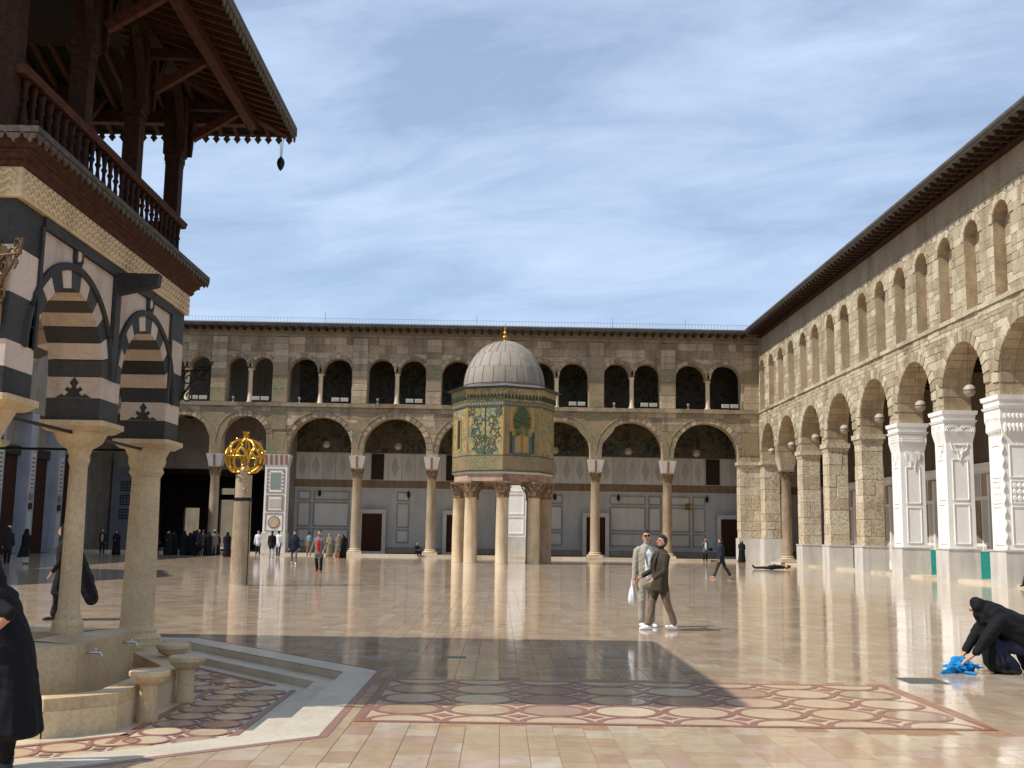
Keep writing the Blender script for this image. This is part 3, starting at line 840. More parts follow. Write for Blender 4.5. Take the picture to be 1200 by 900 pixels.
MB().box(-16.4, 25.4, IY - .08, IY + .02, 5.3, 5.88).build('inlay_band', 'band_stone', back)
MB().box(-16.4, 25.4, IY - .12, IY + .02, 5.18, 5.29).build('moulding', 'wall_marble', back)
MB().box(-16.4, 25.4, IY - .04, IY + .02, .75, 5.17).build('lower_wall', 'wall_marble_low', back)
xx = -16.2
k = 0
doors_x = [(-10.9, -9.3), (-4.2, -2.6), (6.9, 8.4), (17.6, 19.1)]
while xx < 18.5:
    w = (1.15, 3.0, 1.15, 2.2)[k % 4]
    if not any(a - .35 < xx + w and xx < b + .35 for a, b in doors_x):
        for za, zb in ((.95, 2.0), (2.15, 4.1), (4.25, 5.0)):
            mb = MB(); frame(mb, xx + .06, xx + w - .06, za, zb, .08, IY - .04, .06); mb.build('panel_frame', 'frame_grey', back)
            MB().box(xx + .2, xx + w - .2, IY - .065, IY - .03, za + .14, zb - .14, rng.random()).build('marble_panel', 'wall_marble', back)
    xx += w + .1; k += 1
MB().box(-16.4, 18.5, IY - .55, IY + .02, 0.16, .62).build('bench', 'shade_plaster', back)
MB().box(-16.4, 18.5, IY - .6, IY + .02, .622, .74).build('bench_top', 'wall_marble_low', back)
for a, b in doors_x:
    d = MB().box(a, b, IY - .64, IY - .02, .0, 3.2).build('door', 'door_wood', back)
    mb = MB(); frame(mb, a - .3, b + .3, -.02, 3.55, .3, IY - .62, .1); mb.build('door_frame', 'wall_marble', d)
    for s in (0, 1):
        for za, zb in ((.4, 1.6), (1.8, 2.9)):
            mb = MB(); frame(mb, a + .08 + s * (b - a) / 2, a + (s + 1) * (b - a) / 2 - .08, za, zb, .06, IY - .64, .03); mb.build('door_panel', 'door_wood', d)
for a, b in ((-10.35, -9.35), (-4.35, -3.35), (16.55, 17.65)):
    g = MB().box(a, b, IY - .10, IY + .02, 5.95, 8.0).build('lattice_window', 'dark_panel', back)
    mb = MB(); frame(mb, a, b, 5.95, 8.0, .1, IY - .10, .05)
    for q in range(1, 6): mb.box(a + q * (b - a) / 6 - .025, a + q * (b - a) / 6 + .025, IY - .13, IY - .1, 6.05, 7.9)
    for q in range(1, 11): mb.box(a + .1, b - .1, IY - .14, IY - .105, 5.95 + q * 2.05 / 11 - .025, 5.95 + q * 2.05 / 11 + .025)
    mb.build('lattice', 'door_wood', g)
sg = MB().box(14.85, 15.45, IY - .10, IY - .03, 3.9, 4.45).build('notice_board', 'yellow_sign', back)
# floors, ceiling and roof of the far building
MB().box(-31, 25.4, WY + .02, IY, 10.85, 11.28).build('upper_floor', 'rafter_wood', back)
xx = -30.5
while xx < 25:
    MB().box(xx, xx + .22, WY + 1.0, IY, 10.6, 10.85).build('ceiling_beam', 'rafter_wood', back); xx += 1.35
EA = 1.15
zr = 17.02
MB().prism([(-31, WY - EA, zr + .02), (19.5 - EA, WY - EA, zr + .02), (26, IY + .8, zr + .02), (-31, IY + .8, zr + .02)],
           [(-31, WY - EA, zr + .26), (19.5 - EA, WY - EA, zr + .26), (26, IY + .8, zr + 1.5), (-31, IY + .8, zr + 1.5)]).build('roof', 'roof_lead', back)
xx = -30.8
while xx < 18.3:
    MB().box(xx, xx + .16, WY - EA + .08, WY + .1, zr - .2, zr + .015, rng.random()).build('rafter', 'rafter_wood', back); xx += .62
MB().tube([(-31, WY - EA - .02, zr + .2), (18.3, WY - EA - .02, zr + .2)], .09, 8).build('gutter', 'roof_lead', back)
# gateway vestibule on the left of the far wall, with two doors open to the street
MB().box(-32.0, -31.5, IY + .81, 104, 0, 7.2).build('vestibule_wall', 'deep_shade_plaster', back)
MB().box(-18.0, -17.5, IY + .81, 104, 0, 7.2).build('vestibule_wall', 'deep_shade_plaster', back)
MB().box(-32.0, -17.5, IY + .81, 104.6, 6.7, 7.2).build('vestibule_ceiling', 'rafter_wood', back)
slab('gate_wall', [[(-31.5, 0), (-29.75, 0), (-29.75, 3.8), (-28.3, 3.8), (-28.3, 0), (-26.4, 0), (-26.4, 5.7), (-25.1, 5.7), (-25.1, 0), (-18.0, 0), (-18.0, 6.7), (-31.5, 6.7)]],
     lambda u, v, d: (u, 104 + d, v), 0, .6, ['deep_shade_plaster'], back)
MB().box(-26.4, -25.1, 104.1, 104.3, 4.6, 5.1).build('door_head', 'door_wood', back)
MB().box(-33, -17, IY + .8, 118, -.3, -.02).build('vestibule_floor', 'street_ground', back)
MB().box(-50, 0, 124, 125, -.5, 7).build('street_house', 'plaster')
o = bpy.data.objects['street_house']; tag(o, 'pale street wall seen through the open gate doors at the far left', 'building')

# ------------------------------------------------------------------ right arcade
WX = 19.5
right = thing('arcade_building', 'tall sunlit tan stone arcade with white carved piers along the right side', 'arcade')
def fr_(u, v, d): return (WX + d, u, v)
RS = [(82.0, .9, 'end'), (76.8, .5, 'col'), (71.1, .62, 'rough'), (65.4, .62, 'rough'), (59.4, .62, 'rough'), (53.7, .62, 'carved'), (48.2, .62, 'carved'), (42.8, .62, 'carved'), (37.2, .62, 'carved'), (31.6, .62, 'carved'), (26.0, .62, 'carved')]
arches, wins, ops = [], [], []
for (ya, ha, _), (yb, hb, _) in zip(RS, RS[1:]):
    hi, lo = ya - ha, yb + hb
    hw = (hi - lo) / 2; c = (hi + lo) / 2; top = 10.1
    arches.append((c, hw, top - hw)); ops.append(Opening(c, hw, -9, top - hw, .5))
    cc = (ya + yb) / 2
    for s in (-1, 1):
        w = .74; u = cc + s * 1.38
        wins.append((u, w, 11.3, 15.05 - w)); ops.append(Opening(u, w, 11.3, 15.05 - w, .3))
outline = [(26.0 - .62, CAPZ)]
for c, hw, spv in sorted(arches): outline += arch_pts(c, hw, CAPZ, spv, 20)
outline += [(82.0, CAPZ), (82.0, 17.0), (26.0 - .62, 17.0)]
slab('wall', [outline] + [arch_pts(c, w, s, spv, 14)[::-1] for c, w, s, spv in wins], fr_, 0, 1.2, ['mortar', 'soffit_stone'], right)
vis_r = lambda q: (1.0 if q[0][0] > 36 else .001) * 3000 / max(q[0][0], 30) ** 2
add_blocks(veneer(25.5, 81.95, CAPZ, 11.1, ops, .30, .46, seed=21, gap=.008, prot=(.004, .032)) , fr_, 'tan_stone', right, 'stone_block', 200, score=vis_r)
add_blocks(veneer(25.5, 81.95, 11.1, 15.5, ops, .38, .62, breaks=(11.3,), seed=22, gap=.007, prot=(.004, .028)), fr_, 'tan_stone', right, 'stone_block', 100, score=vis_r)
MB().box(WX - .03, WX + .02, 25.5, 81.95, 15.52, 17.0).build('plaster_band', 'plaster', right)
vq = []
for c, hw, spv in arches: vq += [(q, .07) for q in ring_quads(c, hw, spv, .5, 17)]
for c, w, s, spv in wins: vq += [(q, .055) for q in ring_quads(c, w, spv, .3, 7)]
add_blocks(vq, fr_, 'tan_stone', right, 'voussoir', 300, score=vis_r)
# stones lining the arch soffits and jambs (seen facing the camera)
for c, hw, spv in arches:
    for k in range(15):
        p, q = PI * k / 15 + .01, PI * (k + 1) / 15 - .01
        for j, (xa, xb) in enumerate(((WX + .02, WX + .58), (WX + .6, WX + 1.19))):
            pr_ = .012 + rng.random() * .015
            P = [(c - (hw - pr_) * math.cos(a), spv + (hw - pr_) * math.sin(a)) for a in (p, q)]
            O = [(c - (hw + .02) * math.cos(a), spv + (hw + .02) * math.sin(a)) for a in (p, q)]
            MB().prism([(xa, *P[0]), (xa, *P[1]), (xa, *O[1]), (xa, *O[0])], [(xb, *P[0]), (xb, *P[1]), (xb, *O[1]), (xb, *O[0])], rng.random() * .7).build('soffit_stone', 'soffit_stone', right)
# blind niches: rough masonry set back inside every upper window
for c, w, s, spv in wins:
    MB().box(WX + .5, WX + 1.1, c - w - .1, c + w + .1, s - .05, spv + w + .05).build('niche_wall', 'mortar', right)
nb_ = []
for c, w, s, spv in wins:
    for q, p in veneer(c - w, c + w, s, spv + w, [], .42, .5, seed=int(c * 10)):
        cu, cv = sum(a[0] for a in q) / 4, sum(a[1] for a in q) / 4
        if cv < spv + .2 or math.hypot(cu - c, cv - spv) < w * .95: nb_.append((q, p))
add_blocks(nb_, lambda u, v, d: (WX + .5 + d, u, v), 'tan_stone', right, 'niche_stone', 250, score=vis_r)
# string course
yy = 25.5
while yy < 81.9:
    l = min(rng.uniform(.8, 1.5), 81.9 - yy); d = rng.uniform(.07, .13)
    MB().box(WX - d, WX + .02, yy + .006, yy + l - .006, 11.1, 11.29, rng.random()).build('ledge_stone', 'tan_stone', right); yy += l
arcade_column(right, WX + .6, 76.8, False)
rough_pier(right, WX, WX + 1.2, 80.7, 81.94, 1.75, 6.95, 'pitted_stone', ('-y', '-x'), 41)
worn_capital(right, WX, WX + 1.2, 80.7, 81.8, 6.95, 7.42, 'pitted_stone')
MB().box(WX - .08, WX + 1.3, 80.6, 81.83, 0, 1.745).build('plinth', 'grey_marble', right)
def carved_pier(yc, var):
    x0, x1, y0, y1 = WX + .02, WX + 1.2, yc - .6, yc + .6
    p = MB().box(x0, x1, y0, y1, 1.42, 6.0).build('pier', 'white_marble', right)
    q = lambda a, z: [(x0 - a, y0 - a, z), (x1 + a, y0 - a, z), (x1 + a, y1 + a, z), (x0 - a, y1 + a, z)]
    cp = MB()
    cp.prism(q(.0, 6.0), q(.1, 6.5)); cp.prism(q(.1, 6.5), q(.1, 6.9)); cp.prism(q(.14, 6.9), q(.18, 7.0)); cp.prism(q(.1, 7.0), q(.13, 7.25)); cp.prism(q(.18, 7.25), q(.2, 7.42))
    cp.build('capital', 'white_marble', p)
    # carved work: drops, panels and relief on the two visible faces
    def face_pt(fc, u, v, d): return (x0 + .59 + u, y0 - d, v) if fc == 0 else (x0 - d, y0 + .6 + u, v)
    for fc in (0, 1):
        def fbx(u0, u1, v0, v1, d, name='relief'):
            a, b = face_pt(fc, u0, v0, 0), face_pt(fc, u1, v1, 0)
            mb = MB()
            P = [face_pt(fc, *t, -.01) for t in ((u0, v0), (u1, v0), (u1, v1), (u0, v1))]
            O = [face_pt(fc, *t, d) for t in ((u0 + .01, v0 + .01), (u1 - .01, v0 + .01), (u1 - .01, v1 - .01), (u0 + .01, v1 - .01))]
            return mb.prism(P, O)
        for za, zb in ((1.6, 3.35), (3.5, 5.3)) if var != 2 else ((1.6, 3.1), (3.2, 4.1), (4.2, 5.5)):
            mb = MB()
            for (a, b, c, d) in ((-.36, .36, za, za + .05), (-.36, .36, zb - .05, zb), (-.36, -.31, za, zb), (.31, .36, za, zb)):
                f2 = fbx(a, b, c, d, .03 if c != za or b > .3 else .031); i = len(mb.v); mb.v += f2.v
                for f, t in zip(f2.f, f2.t): mb.face(tuple(i + k for k in f), t)
            mb.build('panel_frame', 'white_marble', p)
            if var == 2 and zb == 4.1:
                mb = MB()
                for r_ in range(3):
                    for c_ in range(3):
                        u, v = (c_ - 1) * .2, 3.4 + r_ * .25
                        n = 12; i0 = len(mb.v)
                        mb.prism([face_pt(fc, u + .1 * math.cos(2 * PI * k / n), v + .11 * math.sin(2 * PI * k / n), -.005) for k in range(n)], [face_pt(fc, u + .07 * math.cos(2 * PI * k / n), v + .08 * math.sin(2 * PI * k / n), .04) for k in range(n)])
                mb.build('relief', 'white_marble', p)
        # hanging drops below the capital, or scrollwork
        mb = MB()
        if var == 0:
            for j, (u, l) in enumerate(((-.3, .35), (-.1, .7), (.1, .9), (.3, .4), (0, .55))):
                pts = [(u - .085, 6.0), (u + .085, 6.0), (u + .07, 6.0 - l * .5), (u, 6.0 - l), (u - .07, 6.0 - l * .5)]
                mb.prism([face_pt(fc, a, b, -.005) for a, b in pts], [face_pt(fc, a * .97 + u * .03, b, .05 + .004 * j) for a, b in pts])
            for k in range(9):
                for r_ in range(3): mb.prism([face_pt(fc, *t, .08) for t in ((-.54 + k * .12, 6.52 + r_ * .12), (-.46 + k * .12, 6.52 + r_ * .12), (-.46 + k * .12, 6.6 + r_ * .12), (-.54 + k * .12, 6.6 + r_ * .12))], [face_pt(fc, *t, .125) for t in ((-.54 + k * .12, 6.52 + r_ * .12), (-.46 + k * .12, 6.52 + r_ * .12), (-.46 + k * .12, 6.6 + r_ * .12), (-.54 + k * .12, 6.6 + r_ * .12))])
        elif var == 1:
            for s in (-1, 1):
                for rr in (.3, .22):
                    mb.tube([face_pt(fc, s * .32 + rr * math.cos(PI * k / 10), 6.5 + rr * math.sin(PI * k / 10), .1) for k in range(11)], .028, 6)
            mb.tube([face_pt(fc, *t, .02) for t in ((-.4, 6.0), (-.3, 5.7), (-.12, 5.62), (0, 5.2), (.12, 5.62), (.3, 5.7), (.4, 6.0))], .035, 6)
            mb.tube([face_pt(fc, *t, .02) for t in ((-.25, 5.92), (.25, 5.92), (.12, 5.72), (0, 5.45), (-.12, 5.72), (-.25, 5.92))], .02, 6)
        else:
            rr_ = random.Random(int(yc))
            for k in range(7):
                for r_, (v, h) in enumerate(((6.15, .5), (6.6, .3), (7.1, .14))):
                    u = -.48 + k * .16
                    n = 8
                    mb.prism([face_pt(fc, u + .075 * math.cos(2 * PI * j / n + .3), v + h * .45 * math.sin(2 * PI * j / n + .3), .03) for j in range(n)], [face_pt(fc, u + .04 * math.cos(2 * PI * j / n + .3), v + h * .3 * math.sin(2 * PI * j / n + .3), .13 + .01 * rr_.random()) for j in range(n)])
        mb.build('relief', 'white_marble', p)
    # twisted cord down the near corner
    if var == 2:
        mb = MB(); mb.tube([(x0 - .01 + .025 * math.cos(k * .9), y0 - .01 + .025 * math.sin(k * .9), 1.5 + k * .07) for k in range(63)], .035, 5); mb.build('relief', 'white_marble', p)
    MB().box(x0 - .1, x1 + .1, y0 - .1, y1 + .1, 0, 1.36).build('plinth', 'grey_marble', p)
    MB().box(x0 - .13, x1 + .13, y0 - .13, y1 + .13, 1.36, 1.42).build('plinth_cap', 'grey_marble', p)
vi = 0
for yc, h, kd in RS[1:]:
    if kd == 'rough':
        rough_pier(right, WX, WX + 1.2, yc - .6, yc + .6, 1.4, 6.9, 'pitted_stone', ('-y', '-x'), int(yc))
        worn_capital(right, WX, WX + 1.2, yc - .6, yc + .6, 6.9, 7.42, 'pitted_stone', .1)
        MB().box(WX - .1, WX + 1.3, yc - .7, yc + .7, 0, 1.36).build('plinth', 'grey_marble', right)
        MB().box(WX - .13, WX + 1.33, yc - .73, yc + .73, 1.36, 1.42).build('plinth_cap', 'grey_marble', right)
    elif kd == 'carved':
        carved_pier(yc, min(vi, 2)); vi += 1
# kerb stones between the piers, with a worn gap filling by the plinths
yy = 25.5
while yy < 80.3:
    l = min(rng.uniform(1.2, 2.0), 80.3 - yy)
    MB().box(WX + .3, WX + 1.9, yy + .004, yy + l - .004, 0, .12, rng.random()).build('step_stone', 'curb_marble', right); yy += l
# inner wall of the right portico
RX = 25.5
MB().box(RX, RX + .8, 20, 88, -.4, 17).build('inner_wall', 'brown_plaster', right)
MB().box(RX - .06, RX + .02, 20, 87.9, .0, 5.6).build('marble_dado', 'white_marble', right)
MB().box(RX - .14, RX + .02, 20, 87.9, 5.6, 5.85).build('moulding', 'white_marble', right)
yy = 24.0; k = 0
while yy < 86:
    w = (1.3, 2.3)[k % 2]
    for za, zb, mt in ((.5, 1.5, 'wall_marble'), (1.7, 3.9, 'column_brown' if k % 2 else 'wall_marble'), (4.1, 5.3, 'pink_stone' if k % 2 == 0 else 'wall_marble')):
        MB().box(RX - .10, RX - .05, yy + .1, yy + w - .1, za, zb, rng.random()).build('marble_panel', mt, right)
    if k % 2 == 0: MB().box(RX - .3, RX - .05, yy - .14, yy + .06, .0, 5.2).build('wall_pilaster', 'white_marble', right)
    yy += w; k += 1
MB().box(WX + 1.18, RX, 25.4, 82, 10.85, 11.2).build('upper_floor', 'rafter_wood', right)
yy = 26.0
while yy < 81.5:
    MB().box(WX + 1.2, RX, yy, yy + .2, 10.62, 10.85).build('ceiling_beam', 'rafter_wood', right); yy += 1.4
# roof with rafters under the eaves
ER = 1.25
MB().prism([(WX - ER, 24, zr + .02), (WX - ER, WY - EA, zr + .02), (RX + .8, 89, zr + .02), (RX + .8, 24, zr + .02)],
           [(WX - ER, 24, zr + .27), (WX - ER, WY - EA, zr + .27), (RX + .8, 89, zr + 1.5), (RX + .8, 24, zr + 1.5)]).build('roof', 'roof_lead', right)
yy = 24.2
while yy < 80.6:
    MB().box(WX - ER + .06, WX + .2, yy, yy + .14, zr - .19, zr + .012, rng.random()).build('rafter', 'rafter_wood', right); yy += .62
for dx in (.35, .75):
    MB().box(WX - ER + dx, WX - ER + dx + .1, 24.2, 80.7, zr - .1, zr + .008).build('eave_batten', 'rafter_wood', right)
MB().box(WX - .35, WX - .02, 24.2, 80.8, zr - .32, zr - .2).build('eave_board', 'dark_wood', right)
MB().tube([(WX - ER - .02, 24, zr + .2), (WX - ER - .02, WY - EA, zr + .2)], .09, 8).build('gutter', 'roof_lead', right)

# ------------------------------------------------------------------ left: facade of the hall in shade
LX = -31.0
left = thing('prayer_hall', 'shaded hall facade with pale piers and dark doors behind the fountain pavilion', 'building')
MB().box(LX - 1.6, LX - .9, 14, 82, -.4, 11).build('wall', 'shade_plaster', left)
MB().box(LX - 1.6, LX, 14, 88.8, 9.2, 14.6).build('upper_wall', 'shade_plaster', left)
MB().box(LX - 1.7, LX + .7, 14, 88.8, 14.6, 15.0).build('roof', 'roof_lead', left)
MB().prism([(LX - 4, 27, 11), (LX + .02, 27, 11), (LX + .02, 40, 11), (LX - 4, 40, 11)], [(LX - 4, 27, 22.3), (LX + .02, 27, 22.3), (LX + .02, 40, 22.3), (LX - 4, 40, 22.3)]).build('gable', 'shade_plaster', left)
MB().prism([(LX - 4.4, 26.5, 22.3), (LX + .5, 26.5, 22.3), (LX + .5, 40.5, 22.3), (LX - 4.4, 40.5, 22.3)], [(LX - 4.4, 33.3, 25.2), (LX + .5, 33.3, 25.2), (LX + .5, 33.7, 25.2), (LX - 4.4, 33.7, 25.2)]).build('gable_roof', 'roof_lead', left)
for k in range(14):
    yc = 77.6 - k * 4.75
    p = MB().box(LX - 1.0, LX, yc - .55, yc + .55, 0, 9.2).build('pier', 'hall_marble', left)
    for za, zb, mt in ((.3, 2.7, 'wall_marble'), (2.9, 3.3, 'dark_panel'), (3.5, 3.9, 'rust_stone'), (4.1, 6.6, 'wall_marble')):
        MB().box(LX - .01, LX + .03, yc - .3, yc + .3, za, zb, .5).build('inlay_panel', mt, p)
    for j in range(8):
        MB().box(LX + .03, LX + .045, yc - .2, yc + .2, 4.25 + j * .28, 4.33 + j * .28).build('inlay_bar', 'ink', p)
    MB().box(LX - .95, LX - .8, yc + .55, yc + 4.2, 0, 6.4).build('door', 'door_wood', left)
    MB().box(LX - .92, LX - .6, yc + .56, yc + 4.19, 6.4, 7.0).build('door_head', 'dark_panel', left)
# bay of the far portico beside the hall, pale wall greyed to look shaded, with grilles
mb = MB().box(-31, -27.45, IY - .06, IY + .02, 0, 6.6).build('marble_dado', 'dado_grey', back)
for z in (2.5, 3.6, 4.7):
    mb = MB(); frame(mb, -30.3, -29.3, z, z + .8, .07, IY - .06, .05)
    for q in range(1, 4): mb.box(-30.3 + q * .25 - .03, -30.3 + q * .25 + .03, IY - .1, IY - .06, z + .07, z + .73)
    for q in range(1, 3): mb.box(-30.23, -29.37, IY - .105, IY - .062, z + q * .27 - .03, z + q * .27 + .03)
    mb.build('grille', 'dark_panel', back)
MB().box(LX - 1.6, LX - .2, 82, 88.8, -.4, 9.2).build('end_wall', 'shade_plaster', left)

# ------------------------------------------------------------------ domed treasury on columns
TC = (0.15, 67.8)
tre = thing('domed_treasury', 'octagonal gold mosaic treasury with grey lead dome raised on columns', 'treasury', loc=(TC[0], TC[1], 0))
def octo(r, z, off=-PI / 2): return [(r * math.cos(off + k * PI / 4), r * math.sin(off + k * PI / 4), z) for k in range(8)]
for k in range(8):
    a = -PI / 2 + k * PI / 4
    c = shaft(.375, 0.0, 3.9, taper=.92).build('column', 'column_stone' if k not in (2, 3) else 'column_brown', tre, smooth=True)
    c.location = (2.68 * math.cos(a), 2.68 * math.sin(a), 0); c.rotation_euler = (0, 0, a + PI / 2)
    corinthian(.38, 3.9, 4.87).build('capital', 'capital_stone', c, smooth=30)
def oring(r0, z0, r1, z1, name, mat, parent=None):
    return MB().prism(octo(r0, z0), octo(r1, z1)).build(name, mat, parent or tre)
for k in range(8):                                     # lintel stones from column to column
    a, b = octo(3.0, 0)[k], octo(3.0, 0)[(k + 1) % 8]; c, d = octo(2.3, 0)[(k + 1) % 8], octo(2.3, 0)[k]
    g = lambda p, q, t: (p[0] + (q[0] - p[0]) * t, p[1] + (q[1] - p[1]) * t)
    q = [g(a, b, .004), g(a, b, .996), g(d, c, .996), g(d, c, .004)]
    MB().prism([(*p, 4.87) for p in q], [(*p, 5.3) for p in q], rng.random()).build('lintel', 'pink_stone', tre)
oring(2.4, 4.95, 2.4, 5.3, 'floor_slab', 'pink_stone')
oring(3.05, 5.3, 3.16, 5.42, 'moulding', 'wall_marble')
mb = MB()
for k in range(8):                                     # bead row
    A, B = Vector(octo(3.17, 5.47)[k]), Vector(octo(3.17, 5.47)[(k + 1) % 8])
    for j in range(26):
        p = A.lerp(B, (j + .5) / 26); mb.box(p.x - .03, p.x + .03, p.y - .03, p.y + .03, 5.42, 5.5)
mb.build('bead_row', 'mosaic_blue', tre)
oring(3.12, 5.42, 3.12, 9.35, 'body', 'gold_mosaic')
oring(3.2, 9.35, 3.2, 9.62, 'blue_band', 'mosaic_blue')
oring(3.17, 9.62, 3.3, 10.4, 'frieze', 'gold_mosaic')
def face_frame(k, r):
    A, B = Vector(octo(r, 0)[k]), Vector(octo(r, 0)[(k + 1) % 8])
    u = (B - A); Lf = u.length; u.normalize(); nrm = Vector((u.y, -u.x, 0))
    return lambda s, z, d: A + u * (s * Lf) + nrm * d + Vector((0, 0, z))
def fpoly(f, pts, d0, d1, name, mat, par=tre):
    return MB().prism([f(s, z, d0) for s, z in pts], [f(s, z, d1) for s, z in pts], rng.random()).build(name, mat, par)
for k in range(8):
    f = face_frame(k, 3.12)
    R4 = lambda a, b, c, d: [(a, c), (b, c), (b, d), (a, d)]
    fpoly(f, R4(.005, .995, 5.52, 6.35), -.01, .025, 'lower_band', 'green_mosaic')
    fpoly(f, R4(.0, 1, 6.37, 6.42), -.01, .035, 'line', 'mosaic_blue')
    fpoly(f, R4(.0, .03, 6.42, 9.35), -.01, .03, 'edge', 'gold_plain')
    fpoly(f, R4(.97, 1, 6.42, 9.35), -.01, .03, 'edge', 'gold_plain')
    ff = face_frame(k, 3.235)
    for j in range(11):                                # row of little dark arches under the eaves
        s = (j + .5) / 11
        fpoly(ff, [(s - .028, 9.75), (s + .028, 9.75), (s + .028, 9.95), (s, 10.08), (s - .028, 9.95)], .0, .045, 'small_arch', 'palm_dark')
    for j in range(14):
        s = (j + .5) / 14
        fpoly(face_frame(k, 3.2), R4(s - .02, s + .02, 9.42, 9.55), -.01, .02, 'band_stone', 'mosaic_white')
# left front face: symmetrical scrolling vine (face 7), right front: palm between houses (face 0)
f = face_frame(7, 3.12)
def leaf(f, s, z, a, l, w, mat, par=tre):
    c, sn = math.cos(a), math.sin(a)
    asp = 1 / 2.39
    pts = [(0, 0), (l * .35, w), (l * .8, w * .6), (l, 0), (l * .8, -w * .6), (l * .35, -w)]
    return fpoly(f, [(s + (x * c - y * sn) * asp, z + x * sn + y * c) for x, y in pts], -.005, .028 + rng.random() * .006, 'mosaic_leaf', mat, par)
vr = random.Random(5)
for sgn in (-1, 1):
    for (cx, cz, r0, tur) in ((.17, 6.95, .32, 1.6), (.24, 7.75, .36, 1.5), (.18, 8.5, .34, 1.5), (.36, 9.0, .2, 1.2), (.08, 7.35, .18, 1.2)):
        path = []
        for j in range(26):
            a = -PI / 2 + tur * 2 * PI * j / 25; r_ = r0 * (1 - .7 * j / 25)
            path.append(f(.5 + sgn * (cx + r_ * math.cos(a) / 2.39), cz + r_ * math.sin(a), .03))
            if j % 3 == 0: leaf(f, .5 + sgn * (cx + r_ * 1.05 * math.cos(a) / 2.39), cz + r_ * 1.05 * math.sin(a), a if sgn > 0 else PI - a, vr.uniform(.12, .2), .05, vr.choice(('palm_green', 'mosaic_blue', 'palm_green', 'mosaic_white')))
        MB().tube(path, .022, 5).build('vine', vr.choice(('palm_green', 'mosaic_blue')), tre)
    for j in range(7): leaf(f, .5 + sgn * .02, 6.5, PI / 2 - sgn * (.15 + j * .19), .6 - .03 * j, .06, ('palm_green', 'mosaic_white', 'mosaic_blue')[j % 3])
MB().tube([f(.5, z, .03) for z in (6.45, 7.5, 8.5, 9.25)], .025, 5).build('vine', 'palm_green', tre)
f = face_frame(0, 3.12)
fpoly(f, R4(.17, .83, 6.43, 9.33), -.01, .02, 'gold_panel', 'gold_plain')
for a, b in ((.05, .15), (.85, .96)): fpoly(f, R4(a, b, 6.45, 9.3), -.01, .03, 'side_border', 'green_mosaic')
pl = fpoly(f, R4(.475, .525, 6.5, 8.0), -.005, .045, 'palm_trunk', 'band_stone')
for j in range(24):
    t_ = j / 23; a = R(-25 + 230 * t_); zb = 7.75 + .5 * math.sin(PI * t_)
    c, sn = math.cos(a), math.sin(a); l = .62 + .35 * max(0, sn) ** 1.5
    for q in range(3):
        zz = zb + q * .22 * (sn > -.2)
        pts = [(.5, zz), (.5 + (l * .5 * c - .05 * sn) / 2.39, zz + l * .5 * sn + .05 * c), (.5 + l * c / 2.39, zz + l * sn * .9), (.5 + (l * .5 * c + .05 * sn) / 2.39, zz + l * .5 * sn - .05 * c)]
        fpoly(f, pts, .01, .026 + .004 * q + .0006 * j, 'palm_frond', ('palm_green', 'palm_dark', 'palm_green')[(j + q) % 3], pl)
for sgn in (-1, 1):
    for (s, w, h, mt) in ((.26, .055, 1.0, 'mosaic_blue'), (.2, .03, 1.25, 'palm_dark'), (.33, .03, .7, 'mosaic_white'), (.29, .025, 1.2, 'mosaic_white')):
        s = s if sgn < 0 else 1 - s
        fpoly(f, [(s - w, 6.5), (s + w, 6.5), (s + w, 6.5 + h), (s, 6.62 + h), (s - w, 6.5 + h)], -.005, .03 + .01 * rng.random(), 'mosaic_house', mt)
fpoly(f, R4(.25, .75, 6.44, 6.56), -.005, .05, 'mosaic_ground', 'mosaic_blue')
# narrow window in the left side face (face 6)
f = face_frame(6, 3.12); w_ = fpoly(f, R4(.38, .58, 6.9, 8.6), -.01, .03, 'slit_window', 'dark_panel')
fpoly(f, R4(.33, .38, 6.85, 8.65), -.01, .05, 'jamb', 'gold_plain', w_); fpoly(f, R4(.58, .63, 6.85, 8.65), -.01, .05, 'jamb', 'gold_plain', w_)
